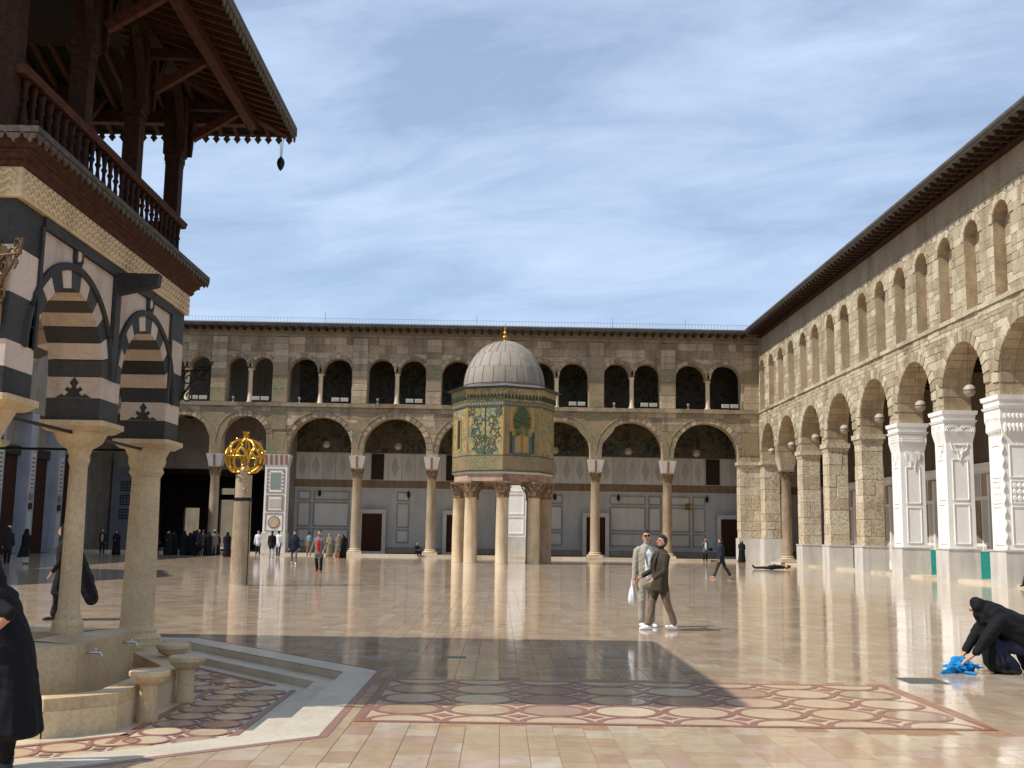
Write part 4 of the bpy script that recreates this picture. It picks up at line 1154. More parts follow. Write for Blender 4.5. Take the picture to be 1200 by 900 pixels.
# eaves, dome of lead sheets, finial
oring(3.35, 10.4, 3.62, 10.5, 'eaves', 'lead_dark')
oring(3.64, 10.5, 2.52, 10.8, 'eaves_roof', 'roof_lead')
DR, DZ, DH = 2.5, 10.78, 2.98
def dome(th):                                          # slightly pointed profile
    return DR * math.cos(th) ** .98, DZ + DH * (math.sin(th) ** 1.06)
prof = [dome(PI / 2 * k / 20) for k in range(20)] + [(.03, DZ + DH)]
dm = MB().lathe(prof, 48).build('dome', 'lead_sheet', tre, smooth=True)
NG = 22
for tier, (ta, tb_) in enumerate(((.02, .26), (.262, .5), (.502, .97))):
    base_mesh = None
    for k in range(NG):
        if base_mesh is None or k % 5 == 0:
            mb = MB(); rows = []
            for i in range(6):
                th = PI / 2 * (ta + (tb_ - ta) * i / 5)
                r_, z = dome(th); r_ += .03; 
                rows.append([((r_ * math.cos(a), r_ * math.sin(a), z + .012)) for a in [2 * PI / NG * (-.485 + .97 * j / 4) for j in range(5)]])
            ids = [mb.pts(rw) for rw in rows]; tt = rng.random()
            for i, j in zip(ids, ids[1:]):
                for q in range(4): mb.face((i + q, i + q + 1, j + q + 1, j + q), tt)
            base_mesh = mb.mesh('lead_panel', ['lead_sheet'])
            base_mesh.polygons.foreach_set('use_smooth', [True] * len(base_mesh.polygons))
        o = link('lead_panel', base_mesh, dm); o.rotation_euler = (0, 0, 2 * PI * (k + .5 * (tier % 2)) / NG)
    # standing seam rolls
    seam = MB().tube([(dome(PI / 2 * (ta + (tb_ - ta) * i / 6))[0] + .04, 0, dome(PI / 2 * (ta + (tb_ - ta) * i / 6))[1] + .015) for i in range(7)], .022, 5).mesh('seam', ['lead_sheet'])
    for k in range(NG):
        o = link('seam', seam, dm); o.rotation_euler = (0, 0, 2 * PI * (k + .5 + .5 * (tier % 2)) / NG)
z0 = DZ + DH
MB().lathe([(.2, z0 - .08), (.12, z0 + .06), (.07, z0 + .12), (.15, z0 + .22), (.17, z0 + .28), (.13, z0 + .36), (.05, z0 + .42), (.1, z0 + .5), (.12, z0 + .56), (.08, z0 + .64), (.04, z0 + .68), (.06, z0 + .74), (.03, z0 + .82), (.018, z0 + 1.12), (.004, z0 + 1.2)], 16).build('finial', 'gold', tre, smooth=True)

# ------------------------------------------------------------------ stone post with gilded openwork globe
gp = thing('lamp_column', 'worn stone column crowned by a gilded openwork globe', 'column', loc=(-8.05, 34.5, 0))
MB().lathe([(.31, 0), (.3, .03), (.285, .05), (.28, 1.2), (.262, 2.6), (.262, 2.62)], 26, t=.2).build('shaft', 'column_brown', gp, smooth=True)
MB().lathe([(.272, 2.6), (.275, 2.62), (.275, 2.68), (.27, 2.7)], 26).build('iron_band', 'black_iron', gp, smooth=True)
MB().lathe([(.255, 2.69), (.25, 3.2), (.258, 3.38), (.25, 3.42)], 26, t=.8).build('upper_shaft', 'column_brown', gp, smooth=True)
MB().lathe([(.12, 3.42), (.13, 3.6), (.09, 3.66)], 8).build('stub', 'grey_marble', gp)
for (a, z) in ((-1.9, 3.25), (-1.2, 3.28), (-1.25, 2.95), (-.9, 2.9)):
    MB().sphere((.255 * math.cos(a), .255 * math.sin(a), z), .035 if z > 3 else .06, 8, 6).build('stud', 'column_brown', gp)
GC, GR = 3.97, .6
def sph(a, b, r=GR): return (r * math.cos(b) * math.cos(a), r * math.cos(b) * math.sin(a), GC + r * .98 * math.sin(b))
for k in range(8):                                     # two tiers of interlaced pointed loops
    a0 = 2 * PI * k / 8
    for (b0, b1, wd, sh) in ((-.95, .5, .36, 0), (-.05, 1.25, .3, PI / 8)):
        for s in (-1, 1):
            path = [sph(a0 + sh + s * wd * math.sin(PI * t_ / 12 * .93 + .07) * (1.15 if t_ < 7 else 1) / max(.55, math.cos(b0 + (b1 - b0) * t_ / 12)), b0 + (b1 - b0) * t_ / 12) for t_ in range(13)]
            MB().tube(path, [.024 + .012 * math.sin(PI * t_ / 12) for t_ in range(13)], 6).build('loop', 'gold', gp, smooth=True)
for b in (-.93, .02):
    MB().tube([sph(2 * PI * k / 36, b) for k in range(36)], .02, 6, closed=True).build('hoop', 'gold', gp, smooth=True)
for k in range(14):
    a = 2 * PI * k / 14 + .2; b = (.25, .7, 1.0)[k % 3]
    p = Vector(sph(a, b, GR)); q = Vector(sph(a + .12, b + .12, GR + .09))
    MB().tube([p, (p + q) / 2 + Vector((0, 0, .02)), q], [.03, .025, .004], 6).build('leaf_tip', 'gold', gp)
MB().lathe([(.1, GC + .55), (.06, GC + .6), (.1, GC + .66), (.05, GC + .7), (.12, GC + .8), (.07, GC + .78)], 8).build('crown', 'gold', gp)
MB().lathe([(.03, 3.6), (.03, 4.5)], 8).build('rod', 'gold', gp)
for k in range(5):
    a = k * 2 * PI / 5
    MB().tube([(0, 0, 3.66), (.25 * math.cos(a), .25 * math.sin(a), 3.62), sph(a, -.9)], .02, 6).build('brace', 'gold', gp)
MB().tube([(.27, -.12, .0), (.262, -.12, 1.4), (.25, -.12, 2.7)], .012, 6).build('cable', 'black_iron', gp)

# ------------------------------------------------------------------ fountain pavilion
PX0, PX1, PY0, PY1 = -9.9, -4.5, 9.8, 15.2
pav = thing('fountain_pavilion', 'fountain pavilion with black and white striped arches, wooden gallery and wide eaves', 'pavilion')
CX, CY = (PX0 + PX1) / 2, (PY0 + PY1) / 2
TH = .6
Z_CAP, Z_SPR, RISE, HW, Z_ST = 2.85, 3.34, .80, .9, 4.67
def turned(k):                                         # side k: local (u along, d inwards) -> world; side 0 faces right
    def fn(u, v, d):
        a = (PX1 - CX) - d
        x_, y_ = (a, u) if k == 0 else (-u, a) if k == 1 else (-a, -u) if k == 2 else (u, -a)
        return (CX + x_, CY + y_, v)
    return fn
half = 2.7
def blk(fn, u0, u1, v0, v1, d0, d1, mat, name, par=pav, t=None):
    return MB().prism([fn(u0, v0, d0), fn(u1, v0, d0), fn(u1, v0, d1), fn(u0, v0, d1)], [fn(u0, v1, d0), fn(u1, v1, d0), fn(u1, v1, d1), fn(u0, v1, d1)], rng.random() if t is None else t).build(name, mat, par)
def ell(c, r1, r2, a): return (c - r1 * math.cos(a), Z_SPR + r2 * math.sin(a))
FLEUR = [(-.2, 0), (-.13, .045), (-.1, .02), (-.06, .06), (-.1, .09), (-.075, .125), (-.035, .1), (-.02, .13), (-.05, .17), (0, .235), (.05, .17), (.02, .13), (.035, .1), (.075, .125), (.1, .09), (.06, .06), (.1, .02), (.13, .045), (.2, 0)]
for k in range(4):
    fn = turned(k)
    # striped courses of the middle pier, from the capital to the springing and up behind the spandrels
    for j, (va, vb) in enumerate(((2.85, 3.1), (3.103, 3.34))):
        blk(fn, -.3, .3, va, vb, .0, TH, ('basalt', 'pale_ablaq')[j], 'pier_stone')
    for sgn in (-1, 1):
        c = sgn * 1.2
        n = 13
        for i in range(n):
            a, b = PI * i / n + .006, PI * (i + 1) / n - .006
            cut = lambda p: (max(min(p[0], c + .9), c - .9), p[1])
            q = [ell(c, HW, RISE, a), ell(c, HW, RISE, b), ell(c, HW + .22, RISE + .2, b), ell(c, HW + .22, RISE + .2, a)]
            MB().prism([fn(u, v, .0) for u, v in q], [fn(u, v, TH) for u, v in q], rng.random()).build('voussoir', ('basalt', 'pale_ablaq')[i % 2], pav)
        # spandrel slab above the arch
        arc = [ell(c, HW + .225, RISE + .205, PI * i / 20) for i in range(21)]
        arc = [(max(min(u, c + 1.09), c - 1.09), v) for u, v in arc]
        lp = [(c - 1.1, Z_SPR + .003)] + [p for p in arc if abs(p[0] - c) < 1.09] + [(c + 1.1, Z_SPR + .003), (c + 1.1, 4.55), (c - 1.1, 4.55)]
        slab('spandrel', [lp], fn, .015, TH - .02, ['pale_ablaq'], pav)
        # black moulding round the arch ending in a loop
        MB().tube([fn(*ell(c, HW + .24, RISE + .22, PI * i / 24), -.0) for i in range(25)], .045, 6).build('archivolt', 'basalt', pav, smooth=True)
        zt = Z_SPR + RISE + .24
        loop = [(c + .085 * math.sin(2 * PI * i / 16) * (1 if i < 4 or i > 12 else .95), zt + .12 - .12 * math.cos(2 * PI * i / 16)) for i in range(16)]
        MB().tube([fn(u, v, .0) for u, v in loop], .032, 6, closed=True).build('loop', 'basalt', pav, smooth=True)
        MB().prism([fn(c + .065 * math.cos(2 * PI * i / 16), zt + .13 + .075 * math.sin(2 * PI * i / 16), .02) for i in range(16)], [fn(c + .06 * math.cos(2 * PI * i / 16), zt + .13 + .07 * math.sin(2 * PI * i / 16), -.02) for i in range(16)]).build('disc', 'pale_ablaq', pav)
    # frame strips in black stone
    blk(fn, -.085, .085, Z_SPR, 4.66, -.03, .02, 'basalt', 'frame_strip')
    blk(fn, -2.1, 2.1, 4.552, 4.665, -.028, TH - .1, 'basalt', 'frame_strip')
    for s in (-1, 1): blk(fn, s * 2.12 - .03, s * 2.12 + .03, Z_SPR, 4.552, -.026, .02, 'basalt', 'frame_strip')
    mb = MB().prism([fn(-.09, 4.36, -.03), fn(.09, 4.36, -.03), fn(.09, 4.6, -.03), fn(-.09, 4.6, -.03)], [fn(-.07, 4.46, -.48), fn(.07, 4.46, -.48), fn(.07, 4.6, -.5), fn(-.07, 4.6, -.5)], .2).build('corbel', 'basalt', pav)
    # fleur motifs on the pale courses of the jambs that face along the wall
    for u, s in ((-.3, -1), (.3, 1), (2.1, -1), (-2.1, 1)):
        q = [(x_, 3.105 + z_) for x_, z_ in FLEUR]
        MB().prism([fn(u, v, TH / 2 + x_) for x_, v in q], [fn(u + s * .006, v, TH / 2 + x_) for x_, v in q]).build('fleur', 'basalt', pav)
        for q_ in (.62,):
            a = q_ * PI / 2
    # cornice band with chevrons
    pr_ = MB().prism([fn(-half - .05, 4.668, -.05), fn(half + .05, 4.668, -.05), fn(half - .3, 4.668, .3), fn(-half + .3, 4.668, .3)], [fn(-half - .05, 4.95, -.05), fn(half + .05, 4.95, -.05), fn(half - .3, 4.95, .3), fn(-half + .3, 4.95, .3)]).build('cornice_band', 'fountain_stone', pav)
    mb = MB(); nch = 46
    for i in range(nch):
        u = -half + (i + .5) * 2 * half / nch
        for z in (4.70, 4.78, 4.86):
            for s in (-1, 1):
                w = half / nch
                P = [(u, z + .045), (u + s * w, z - .0), (u + s * w, z + .03), (u, z + .075)]
                mb.prism([fn(a, b, -.045) for a, b in P], [fn(a, b, -.068) for a, b in P], .7)
    mb.build('chevrons', 'fountain_stone', pr_)
    # wooden mouldings flaring out to the gallery floor
    for (za, oa, zb, ob) in ((4.951, .07, 5.0, .1), (5.0, .08, 5.06, .13), (5.06, .15, 5.085, .16), (5.085, .14, 5.15, .21), (5.15, .22, 5.2, .235)):
        P = [(-half - oa, half + oa, za, -oa), (-half - ob, half + ob, zb, -ob)]
        MB().prism([fn(P[0][0], za, -oa), fn(P[0][1], za, -oa), fn(half - .3, za, .3), fn(-half + .3, za, .3)], [fn(P[1][0], zb, -ob), fn(P[1][1], zb, -ob), fn(half - .3, zb, .3), fn(-half + .3, zb, .3)]).build('moulding', 'red_wood', pav)
    # pendant fringe at the gallery floor edge
    mb = MB(); o_ = .26; nfr = 40
    mb.prism([fn(-half - o_, 5.2, -o_), fn(half + o_, 5.2, -o_), fn(half + o_ - .03, 5.2, -o_ + .03), fn(-half - o_ + .03, 5.2, -o_ + .03)], [fn(-half - o_, 5.27, -o_), fn(half + o_, 5.27, -o_), fn(half + o_ - .03, 5.27, -o_ + .03), fn(-half - o_ + .03, 5.27, -o_ + .03)])
    for i in range(nfr):
        u = -half - o_ + (i + .5) * 2 * (half + o_) / nfr; w = (half + o_) / nfr * .9
        P = [(u - w, 5.21), (u - w * .8, 5.16), (u - w * .35, 5.15), (u, 5.11), (u + w * .35, 5.15), (u + w * .8, 5.16), (u + w, 5.21)]
        mb.prism([fn(a, b, -o_) for a, b in P], [fn(a, b, -o_ + .025) for a, b in P])
    mb.build('fringe', 'grey_wood', pav)
    # balustrade: rail, turned balusters, posts
    d_ = .1
    rail = MB().prism([fn(-half + d_ - .06, 5.9, d_ - .06), fn(half - d_ + .06, 5.9, d_ - .06), fn(half - d_ - .06, 5.9, d_ + .06), fn(-half + d_ + .06, 5.9, d_ + .06)], [fn(-half + d_ - .08, 5.98, d_ - .08), fn(half - d_ + .08, 5.98, d_ - .08), fn(half - d_ - .08, 5.98, d_ + .08), fn(-half + d_ + .08, 5.98, d_ + .08)]).build('rail', 'red_wood', pav)
    if k == 0:
        BAL = MB().lathe([(.036, 0), (.04, .03), (.02, .05), (.026, .1), (.045, .17), (.047, .21), (.03, .29), (.019, .38), (.022, .42), (.038, .45), (.022, .48), (.028, .54), (.036, .6), (.036, .63)], 12).mesh('baluster', ['dark_wood'])
        BAL.polygons.foreach_set('use_smooth', [True] * len(BAL.polygons))
    posts_u = (-2.58, -.86, .86, 2.58)
    for i in range(27):
        u = -2.5 + i * 5.0 / 26
        if min(abs(u - p) for p in posts_u) > .05:
            o = link('baluster', BAL, rail); o.location = fn(u, 5.27, d_)
    for i, u in enumerate(posts_u[:3] if k in (1, 3) else posts_u):
        if k in (1, 3) and i == 0: continue
        po = blk(fn, u - .1, u + .1, 5.25, 8.1, d_ + .03, d_ + .23, 'dark_wood', 'post')
        for (za, zb, w) in ((6.85, 6.95, .115), (6.95, 7.75, .135), (6.8, 6.84, .105)): blk(fn, u - w, u + w, za, zb, d_ + .13 - w, d_ + .13 + w, 'dark_wood', 'post_head', po)
        for s in (-1, 1):                              # carved brackets along the wall
            P = [(u + s * .13, 6.98), (u + s * .18, 7.0), (u + s * .2, 7.1), (u + s * .24, 7.3), (u + s * .24, 7.75), (u + s * .13, 7.75)]
            MB().prism([fn(a, b, d_ - .06) for a, b in P], [fn(a, b, d_ + .06) for a, b in P]).build('bracket', 'dark_wood', po)
            MB().bar(fn(u + s * .2, 7.3, d_), fn(u + s * .62, 7.95, d_), .09, .1).build('strut', 'dark_wood', po)
        MB().bar(fn(u, 7.22, d_ - .1), fn(u, 7.66, -.68), .09, .11).build('strut', 'red_wood', po)
        MB().bar(fn(u, 7.7, d_), fn(u, 7.7, -.72), .1, .12).build('tie_beam', 'dark_wood', po)
    MB().prism([fn(-half, 7.9, d_ - .1), fn(half, 7.9, d_ - .1), fn(half, 7.9, d_ + .1), fn(-half, 7.9, d_ + .1)], [fn(-half, 8.12, d_ - .1), fn(half, 8.12, d_ - .1), fn(half, 8.12, d_ + .1), fn(-half, 8.12, d_ + .1)]).build('plate_beam', 'dark_wood', pav)
# corner piers in alternate courses
for ix in (PX0 + .3, PX1 - .3):
    for iy in (PY0 + .3, PY1 - .3):
        zz = 2.85
        for j, h in enumerate((.25, .25, .44, .44, .435)):
            MB().box(ix - .3, ix + .3, iy - .3, iy + .3, zz + .002, zz + h, rng.random()).build('pier_stone', ('basalt', 'pale_ablaq')[j % 2], pav); zz += h
# columns under the piers
def fountain_column(x, y, r, zb):
    c = MB().lathe([(r * 1.08, zb + .2), (r * 1.05, zb + .5), (r, zb + 1.2), (r * .9, 2.36), (r * .98, 2.37), (r * .98, 2.40)], 28, t=rng.random() * .4).build('column', 'fountain_stone', pav, smooth=True)
    c.location = (x, y, 0)
    MB().lathe([(r * 1.02, 2.39), (r * 1.12, 2.43), (r * 1.02, 2.47), (r * 1.1 + .02, 2.55), (.24, 2.62), (.27, 2.68), (.3, 2.74)], 24).build('capital', 'fountain_stone', c, smooth=50)
    q = lambda a, b, z: [(a, b, z), (b, a, z), (-b, a, z), (-a, b, z), (-a, -b, z), (-b, -a, z), (b, -a, z), (a, -b, z)]
    MB().prism(q(.3, .24, 2.735), q(.36, .33, 2.79)).build('abacus', 'fountain_stone', c)
    MB().prism(q(.37, .34, 2.79), q(.37, .34, 2.85)).build('abacus', 'fountain_stone', c)
    b = MB().lathe([(r * 1.5, zb + .06), (r * 1.55, zb + .1), (r * 1.45, zb + .14), (r * 1.22, zb + .16), (r * 1.25, zb + .2), (r * 1.12, zb + .23), (r * 1.08, zb + .26)], 28); w = r * 1.6
    b.lathe([(w, zb), (w * 1.02, zb + .03), (w, zb + .062)], 8, a0=PI / 8)
    b.build('base', 'fountain_stone', c, smooth=40)
for (x_, y_, r_, zb) in ((-4.8, 10.1, .17, .16), (-4.8, 12.5, .108, .5), (-4.8, 14.9, .205, .14), (-7.2, 10.1, .15, .16), (-9.6, 10.1, .17, .16), (-9.6, 12.5, .15, .5), (-9.6, 14.9, .2, .14), (-7.2, 14.9, .15, .14)):
    fountain_column(x_, y_, r_, zb)
MB().box(PX0 + .3, PX1 - .3, PY0 + .3, PY1 - .3, 4.96, 5.19).build('gallery_floor', 'dark_wood', pav)
MB().box(PX0 - .1, PX1 + .1, PY0 - .1, PY1 + .1, 5.201, 5.25).build('gallery_deck', 'dark_wood', pav)
# roof: low hip with boarded underside, rafters, purlins and fringe
EX0, EX1, EY0, EY1, EZ = -11.2, -3.2, 9.1, 15.87, 7.6
AP = [(CX - .4, CY - .1, 10.2), (CX + .4, CY - .1, 10.2), (CX + .4, CY + .1, 10.2), (CX - .4, CY + .1, 10.2)]
in_ = 1.9; SL = .30
EC = [(EX0, EY0), (EX1, EY0), (EX1, EY1), (EX0, EY1)]
IC = [(EX0 + in_, EY0 + in_), (EX1 - in_, EY0 + in_), (EX1 - in_, EY1 - in_), (EX0 + in_, EY1 - in_)]
for i in range(4):
    j = (i + 1) % 4
    q = [(*EC[i], EZ), (*EC[j], EZ), (*IC[j], EZ + SL * in_), (*IC[i], EZ + SL * in_)]
    MB().prism(q, [(p[0], p[1], p[2] + .05) for p in q]).build('soffit_boards', 'shade_wood', pav)
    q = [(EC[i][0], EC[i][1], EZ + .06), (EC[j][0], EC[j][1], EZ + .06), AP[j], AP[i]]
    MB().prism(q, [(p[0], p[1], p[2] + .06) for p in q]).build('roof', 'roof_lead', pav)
MB().box(IC[0][0] - .1, IC[2][0] + .1, IC[0][1] - .1, IC[2][1] + .1, EZ + SL * in_ - .06, EZ + SL * in_ + .04).build('ceiling', 'shade_wood', pav)
# the underside itself: sloping trays between eave and plate
tray = [((EX1, EY0), (EX1, EY1)), ((EX1, EY1), (EX0, EY1)), ((EX0, EY1), (EX0, EY0)), ((EX0, EY0), (EX1, EY0))]
in_ = 1.9
ic = [(EX1 - in_, EY0 + in_), (EX1 - in_, EY1 - in_), (EX0 + in_, EY1 - in_), (EX0 + in_, EY0 + in_)]
yy = EY0 + .1
while yy < EY1:
    l = min(in_, yy - EY0 + .02, EY1 - yy + .02)
    if l > .08:
        MB().bar((EX1 - .02, yy, EZ - .03), (EX1 - l, yy, EZ - .03 + .30 * l), .055, .07).build('rafter', 'red_wood', pav)
        MB().bar((EX0 + .02, yy, EZ - .03), (EX0 + l, yy, EZ - .03 + .30 * l), .055, .07).build('rafter', 'red_wood', pav)
    yy += .235
xx = EX0 + .1
while xx < EX1:
    l = min(in_, xx - EX0 + .02, EX1 - xx + .02)
    if l > .08:
        MB().bar((xx, EY1 - .02, EZ - .03), (xx, EY1 - l, EZ - .03 + .30 * l), .055, .07).build('rafter', 'red_wood', pav)
        MB().bar((xx, EY0 + .02, EZ - .03), (xx, EY0 + l, EZ - .03 + .30 * l), .055, .07).build('rafter', 'red_wood', pav)
    xx += .235
for a, b in (((EX1 - .55, EY0 + .5), (EX1 - .55, EY1 - .35)), ((EX0 + .55, EY0 + .5), (EX0 + .55, EY1 - .35)), ((EX0 + .6, EY1 - .5), (EX1 - .6, EY1 - .5)), ((EX0 + .6, EY0 + .4), (EX1 - .6, EY0 + .4))):
    MB().bar((*a, EZ + .01), (*b, EZ + .01), .13, .15).build('purlin', 'red_wood', pav)
MB().bar((EX1 - .08, EY1 - .08, EZ - .02), (EX1 - 1.6, EY1 - 1.6, EZ + .42), .12, .14).build('hip_rafter', 'red_wood', pav)
MB().bar((EX1 - .08, EY0 + .08, EZ - .02), (EX1 - 1.6, EY0 + 1.6, EZ + .42), .12, .14).build('hip_rafter', 'red_wood', pav)
mb = MB()
for a, b in tray:
    A, B = Vector((*a, 0)), Vector((*b, 0)); u = (B - A).normalized(); L_ = (B - A).length; nrm = Vector((u.y, -u.x, 0))
    n = int(L_ / .155)
    mb.prism([A + Vector((0, 0, EZ - .03)), B + Vector((0, 0, EZ - .03)), B + nrm * .04 + Vector((0, 0, EZ - .03)), A + nrm * .04 + Vector((0, 0, EZ - .03))], [A + Vector((0, 0, EZ + .1)), B + Vector((0, 0, EZ + .1)), B + nrm * .04 + Vector((0, 0, EZ + .1)), A + nrm * .04 + Vector((0, 0, EZ + .1))])
    for i in range(n):
        c = A + u * ((i + .5) * L_ / n)
        P = [(-.045, -.02), (-.03, -.05), (-.055, -.08), (-.03, -.11), (0, -.15), (.03, -.11), (.055, -.08), (.03, -.05), (.045, -.02)]
        mb.prism([c + u * p + Vector((0, 0, EZ + q)) + nrm * .008 for p, q in P], [c + u * p + Vector((0, 0, EZ + q)) + nrm * .03 for p, q in P])
mb.build('eave_fringe', 'grey_wood', pav)
# basin, low wall, channel and plinths
cor = [(-3.48, 10.4), (-3.48, 12.55), (-4.2, 13.8), (-4.2, 15.4), (-10.4, 15.4), (-10.9, 14.9), (-10.9, 10.4), (-10.4, 9.95), (-3.98, 9.95)]
cin = inset(cor, .24)
for i in range(len(cor)):
    j = (i + 1) % len(cor)
    A, B, C_, D = cor[i], cor[j], cin[j], cin[i]
    q = [A, B, C_, D]
    L_ = math.dist(A, B); n = max(1, round(L_ / 1.1))
    for k in range(n):
        g = lambda p, r_, t: (p[0] + (r_[0] - p[0]) * t, p[1] + (r_[1] - p[1]) * t)
        t0, t1 = k / n + .002, (k + 1) / n - .002
        qq = [g(A, B, t0), g(A, B, t1), g(D, C_, t1), g(D, C_, t0)]
        MB().poly(qq, -.18, .05, rng.random()).build('basin_stone', 'fountain_stone', pav)
    k_ = .015
    MB().prism([(p[0], p[1], .052) for p in q], [(p[0], p[1], .16) for p in q], rng.random()).build('coping', 'fountain_stone', pav)
MB().poly(cin, -.18, -.1).build('channel_floor', 'fountain_stone', pav)
bas = [(-4.2, 11.25), (-4.2, 12.95), (-4.5, 13.2), (-9.9, 13.2), (-10.2, 12.9), (-10.2, 11.25), (-9.9, 10.95), (-4.5, 10.95)]
bin_ = inset(bas, .62)
mb = MB(); n = 8
for i in range(n):
    j = (i + 1) % n; q = [bas[i], bas[j], bin_[j], bin_[i]]
    mb.prism([(p[0], p[1], -.1) for p in q], [(p[0], p[1], .5) for p in q], .2)
mb.build('basin', 'fountain_stone', pav)
MB().poly(bin_, -.1, .18).build('basin_floor', 'fountain_stone', pav)
for (x_, y_) in ((-4.8, 14.9), (-9.6, 14.9), (-7.2, 14.9), (-4.8, 10.1), (-9.6, 10.1), (-7.2, 10.1)):
    hh = .139 if y_ > 12 else .158
    MB().box(x_ - .42, x_ + .42, y_ - .12 if y_ < 12 else y_ - .42, y_ + .42 if y_ < 12 else y_ + .24, -.1, hh).build('column_plinth', 'fountain_stone', pav)
for (x_, y_) in ((-4.18, 11.5), (-4.18, 12.6)):
    t_ = MB().tube([(x_ - .05, y_, .4), (x_ + .12, y_, .4), (x_ + .14, y_, .36)], .014, 8).build('tap', 'chrome', pav, smooth=True)
    MB().bar((x_ + .07, y_ - .045, .45), (x_ + .07, y_ + .045, .45), .015, .015).build('tap_handle', 'chrome', t_)
    MB().tube([(x_ + .07, y_, .4), (x_ + .07, y_, .45)], .01, 6).build('tap_stem', 'chrome', t_)
# scrolled iron lamp brackets at the two visible corners
def scroll(c, r, a0, turns, f, w):
    return [f(c[0] + r * (1 - .75 * i / 24) * math.cos(a0 + turns * 2 * PI * i / 24), c[1] + r * (1 - .75 * i / 24) * math.sin(a0 + turns * 2 * PI * i / 24)) for i in range(25)]
def bracket(f, mat, plate):
    b = MB().tube([f(0, -.32), f(.0, .32)], .018, 6).build('lamp_bracket', mat, pav)
    for c, r, a0, tn in (((.13, .05), .1, PI / 2, 1.3), ((.3, .14), .09, PI, -1.4), ((.38, .24), .08, -PI / 2, 1.3), ((.14, -.2), .1, PI / 2, 1.3), ((.36, .06), .06, 0, 1.3)):
        MB().tube(scroll(c, r, a0, tn, f, 0), .011, 5).build('scroll', mat, b)
    MB().tube([f(0, -.28), f(.15, -.05), f(.3, .05), f(.45, .16), f(.5, .3)], .014, 6).build('arm', mat, b)
    MB().tube([f(0, .16), f(.48, .16)], .012, 6).build('arm', mat, b)
bracket(lambda u, v: (PX1 - .02 + u * .9, PY1 + .04, 3.72 + v), 'black_iron', 0)
bracket(lambda u, v: (PX1 - .12 + u * .55, PY0 - .03 - u * .25, 3.95 + v), 'brass', 1)
MB().prism([(PX1 - .24, PY0 - .04, 3.45), (PX1 - .04, PY0 - .04, 3.45), (PX1 - .04, PY0 - .04, 4.2), (PX1 - .24, PY0 - .04, 4.2)], [(PX1 - .22, PY0 - .002, 3.47), (PX1 - .06, PY0 - .002, 3.47), (PX1 - .06, PY0 - .002, 4.18), (PX1 - .22, PY0 - .002, 4.18)]).build('bracket_plate', 'brass', pav)
# iron tie rods between the columns
for a, b in (((-4.8, 10.3, 2.72), (-4.8, 12.3, 2.72)), ((-4.8, 12.7, 2.72), (-4.8, 14.6, 2.72)), ((-7.2, 10.1, 2.72), (-4.8, 10.1, 2.72)), ((-7.2, 14.9, 2.72), (-4.8, 14.9, 2.72))):
    MB().tube([a, b], .02, 6).build('tie_rod', 'black_iron', pav)
# stone stools round the fountain
for i, (x_, y_, lab) in enumerate(((-3.36, 10.9, 'round stone stool nearest the camera beside the fountain wall'), (-3.35, 12.15, 'round stone stool in the middle of the fountain wall row'), (-3.88, 13.42, 'round stone stool hidden behind the others at the fountain wall'))):
    st = thing('stone_stool', lab, 'stool', 'stone stools round the fountain', (x_, y_, -.18))
    MB().lathe([(.1, 0), (.1, .06), (.088, .1), (.085, .33), (.09, .355)], 24, t=.3).build('stem', 'fountain_stone', st, smooth=True)
    MB().lathe([(.09, .355), (.12, .365), (.165, .40), (.18, .43), (.192, .44), (.195, .475), (.185, .49)], 28, t=.5).build('seat', 'fountain_stone', st, smooth=30)
# ornament hanging from the eave corner
ho = thing('hanging_ornament', 'dark ball ornament on cords hanging from the pavilion eave corner', 'ornament', loc=(-3.36, 15.75, 7.08))
MB().lathe([(.004, -.09), (.03, -.06), (.055, 0), (.06, .04), (.045, .09), (.02, .12), (.012, .13)], 14).build('ball', 'black_iron', ho, smooth=True)
for s in (-1, 0, 1): MB().tube([(s * .012, 0, .12), (s * .03, 0, .5)], .004, 5).build('cord', 'cable', ho)

# ------------------------------------------------------------------ lamps, floodlights, railing, wall lanterns
def globe_lamp(x_, y_, z_, r, top, label, grp):
    t_ = thing('hanging_lamp', label, 'lamp', grp, (x_, y_, z_))
    MB().sphere((0, 0, 0), r, 20, 12).build('globe', 'lamp_glass', t_, smooth=True)
    MB().lathe([(r * 1.02, -.02), (r * 1.05, .0), (r * 1.02, .02)], 24).build('band', 'brass', t_, smooth=True)
    MB().lathe([(r * .35, r * .9), (r * .3, r * 1.05), (.02, r * 1.25)], 12).build('cap', 'brass', t_)
    for s in (-1, 1): MB().tube([(s * r * .3, 0, r), (s * .02, 0, top - z_)], .008, 5).build('chain', 'cable', t_)
bx_ = [(-18.6, 8.5), (-13.5, 8.45), (-7.95, 8.4), (-2.0, 8.35), (4.2, 8.3), (9.9, 8.3), (15.2, 8.25)]
ordn = ['leftmost', 'second', 'third', 'fourth', 'fifth', 'sixth', 'rightmost']
for (x_, z_), w in zip(bx_, ordn): globe_lamp(x_, 84.6, z_, .3, 10.7, 'white globe lamp in the far arcade, %s of its row' % w, 'globe lamps under the far arches')
w2 = ['nearest the far corner', 'second from the far corner', 'third from the far corner', 'fourth from the far corner', 'fifth from the far corner', 'sixth from the far corner', 'seventh from the far corner', 'eighth from the far corner']
for i, (a, b) in enumerate(zip(RS[:8], RS[1:9])):
    globe_lamp(WX + .3, (a[0] + b[0]) / 2 + .1, 8.05, .26, 10.02, 'stone coloured globe lamp in the right arcade, %s' % w2[i], 'globe lamps under the right arches')
fl_n = 0
bayc = [((a[0] + b[0]) / 2, b[0] - a[0]) for a, b in zip(SUP[1:], SUP[2:])]
wname = ['first', 'second', 'third', 'fourth', 'fifth', 'sixth', 'seventh', 'eighth']
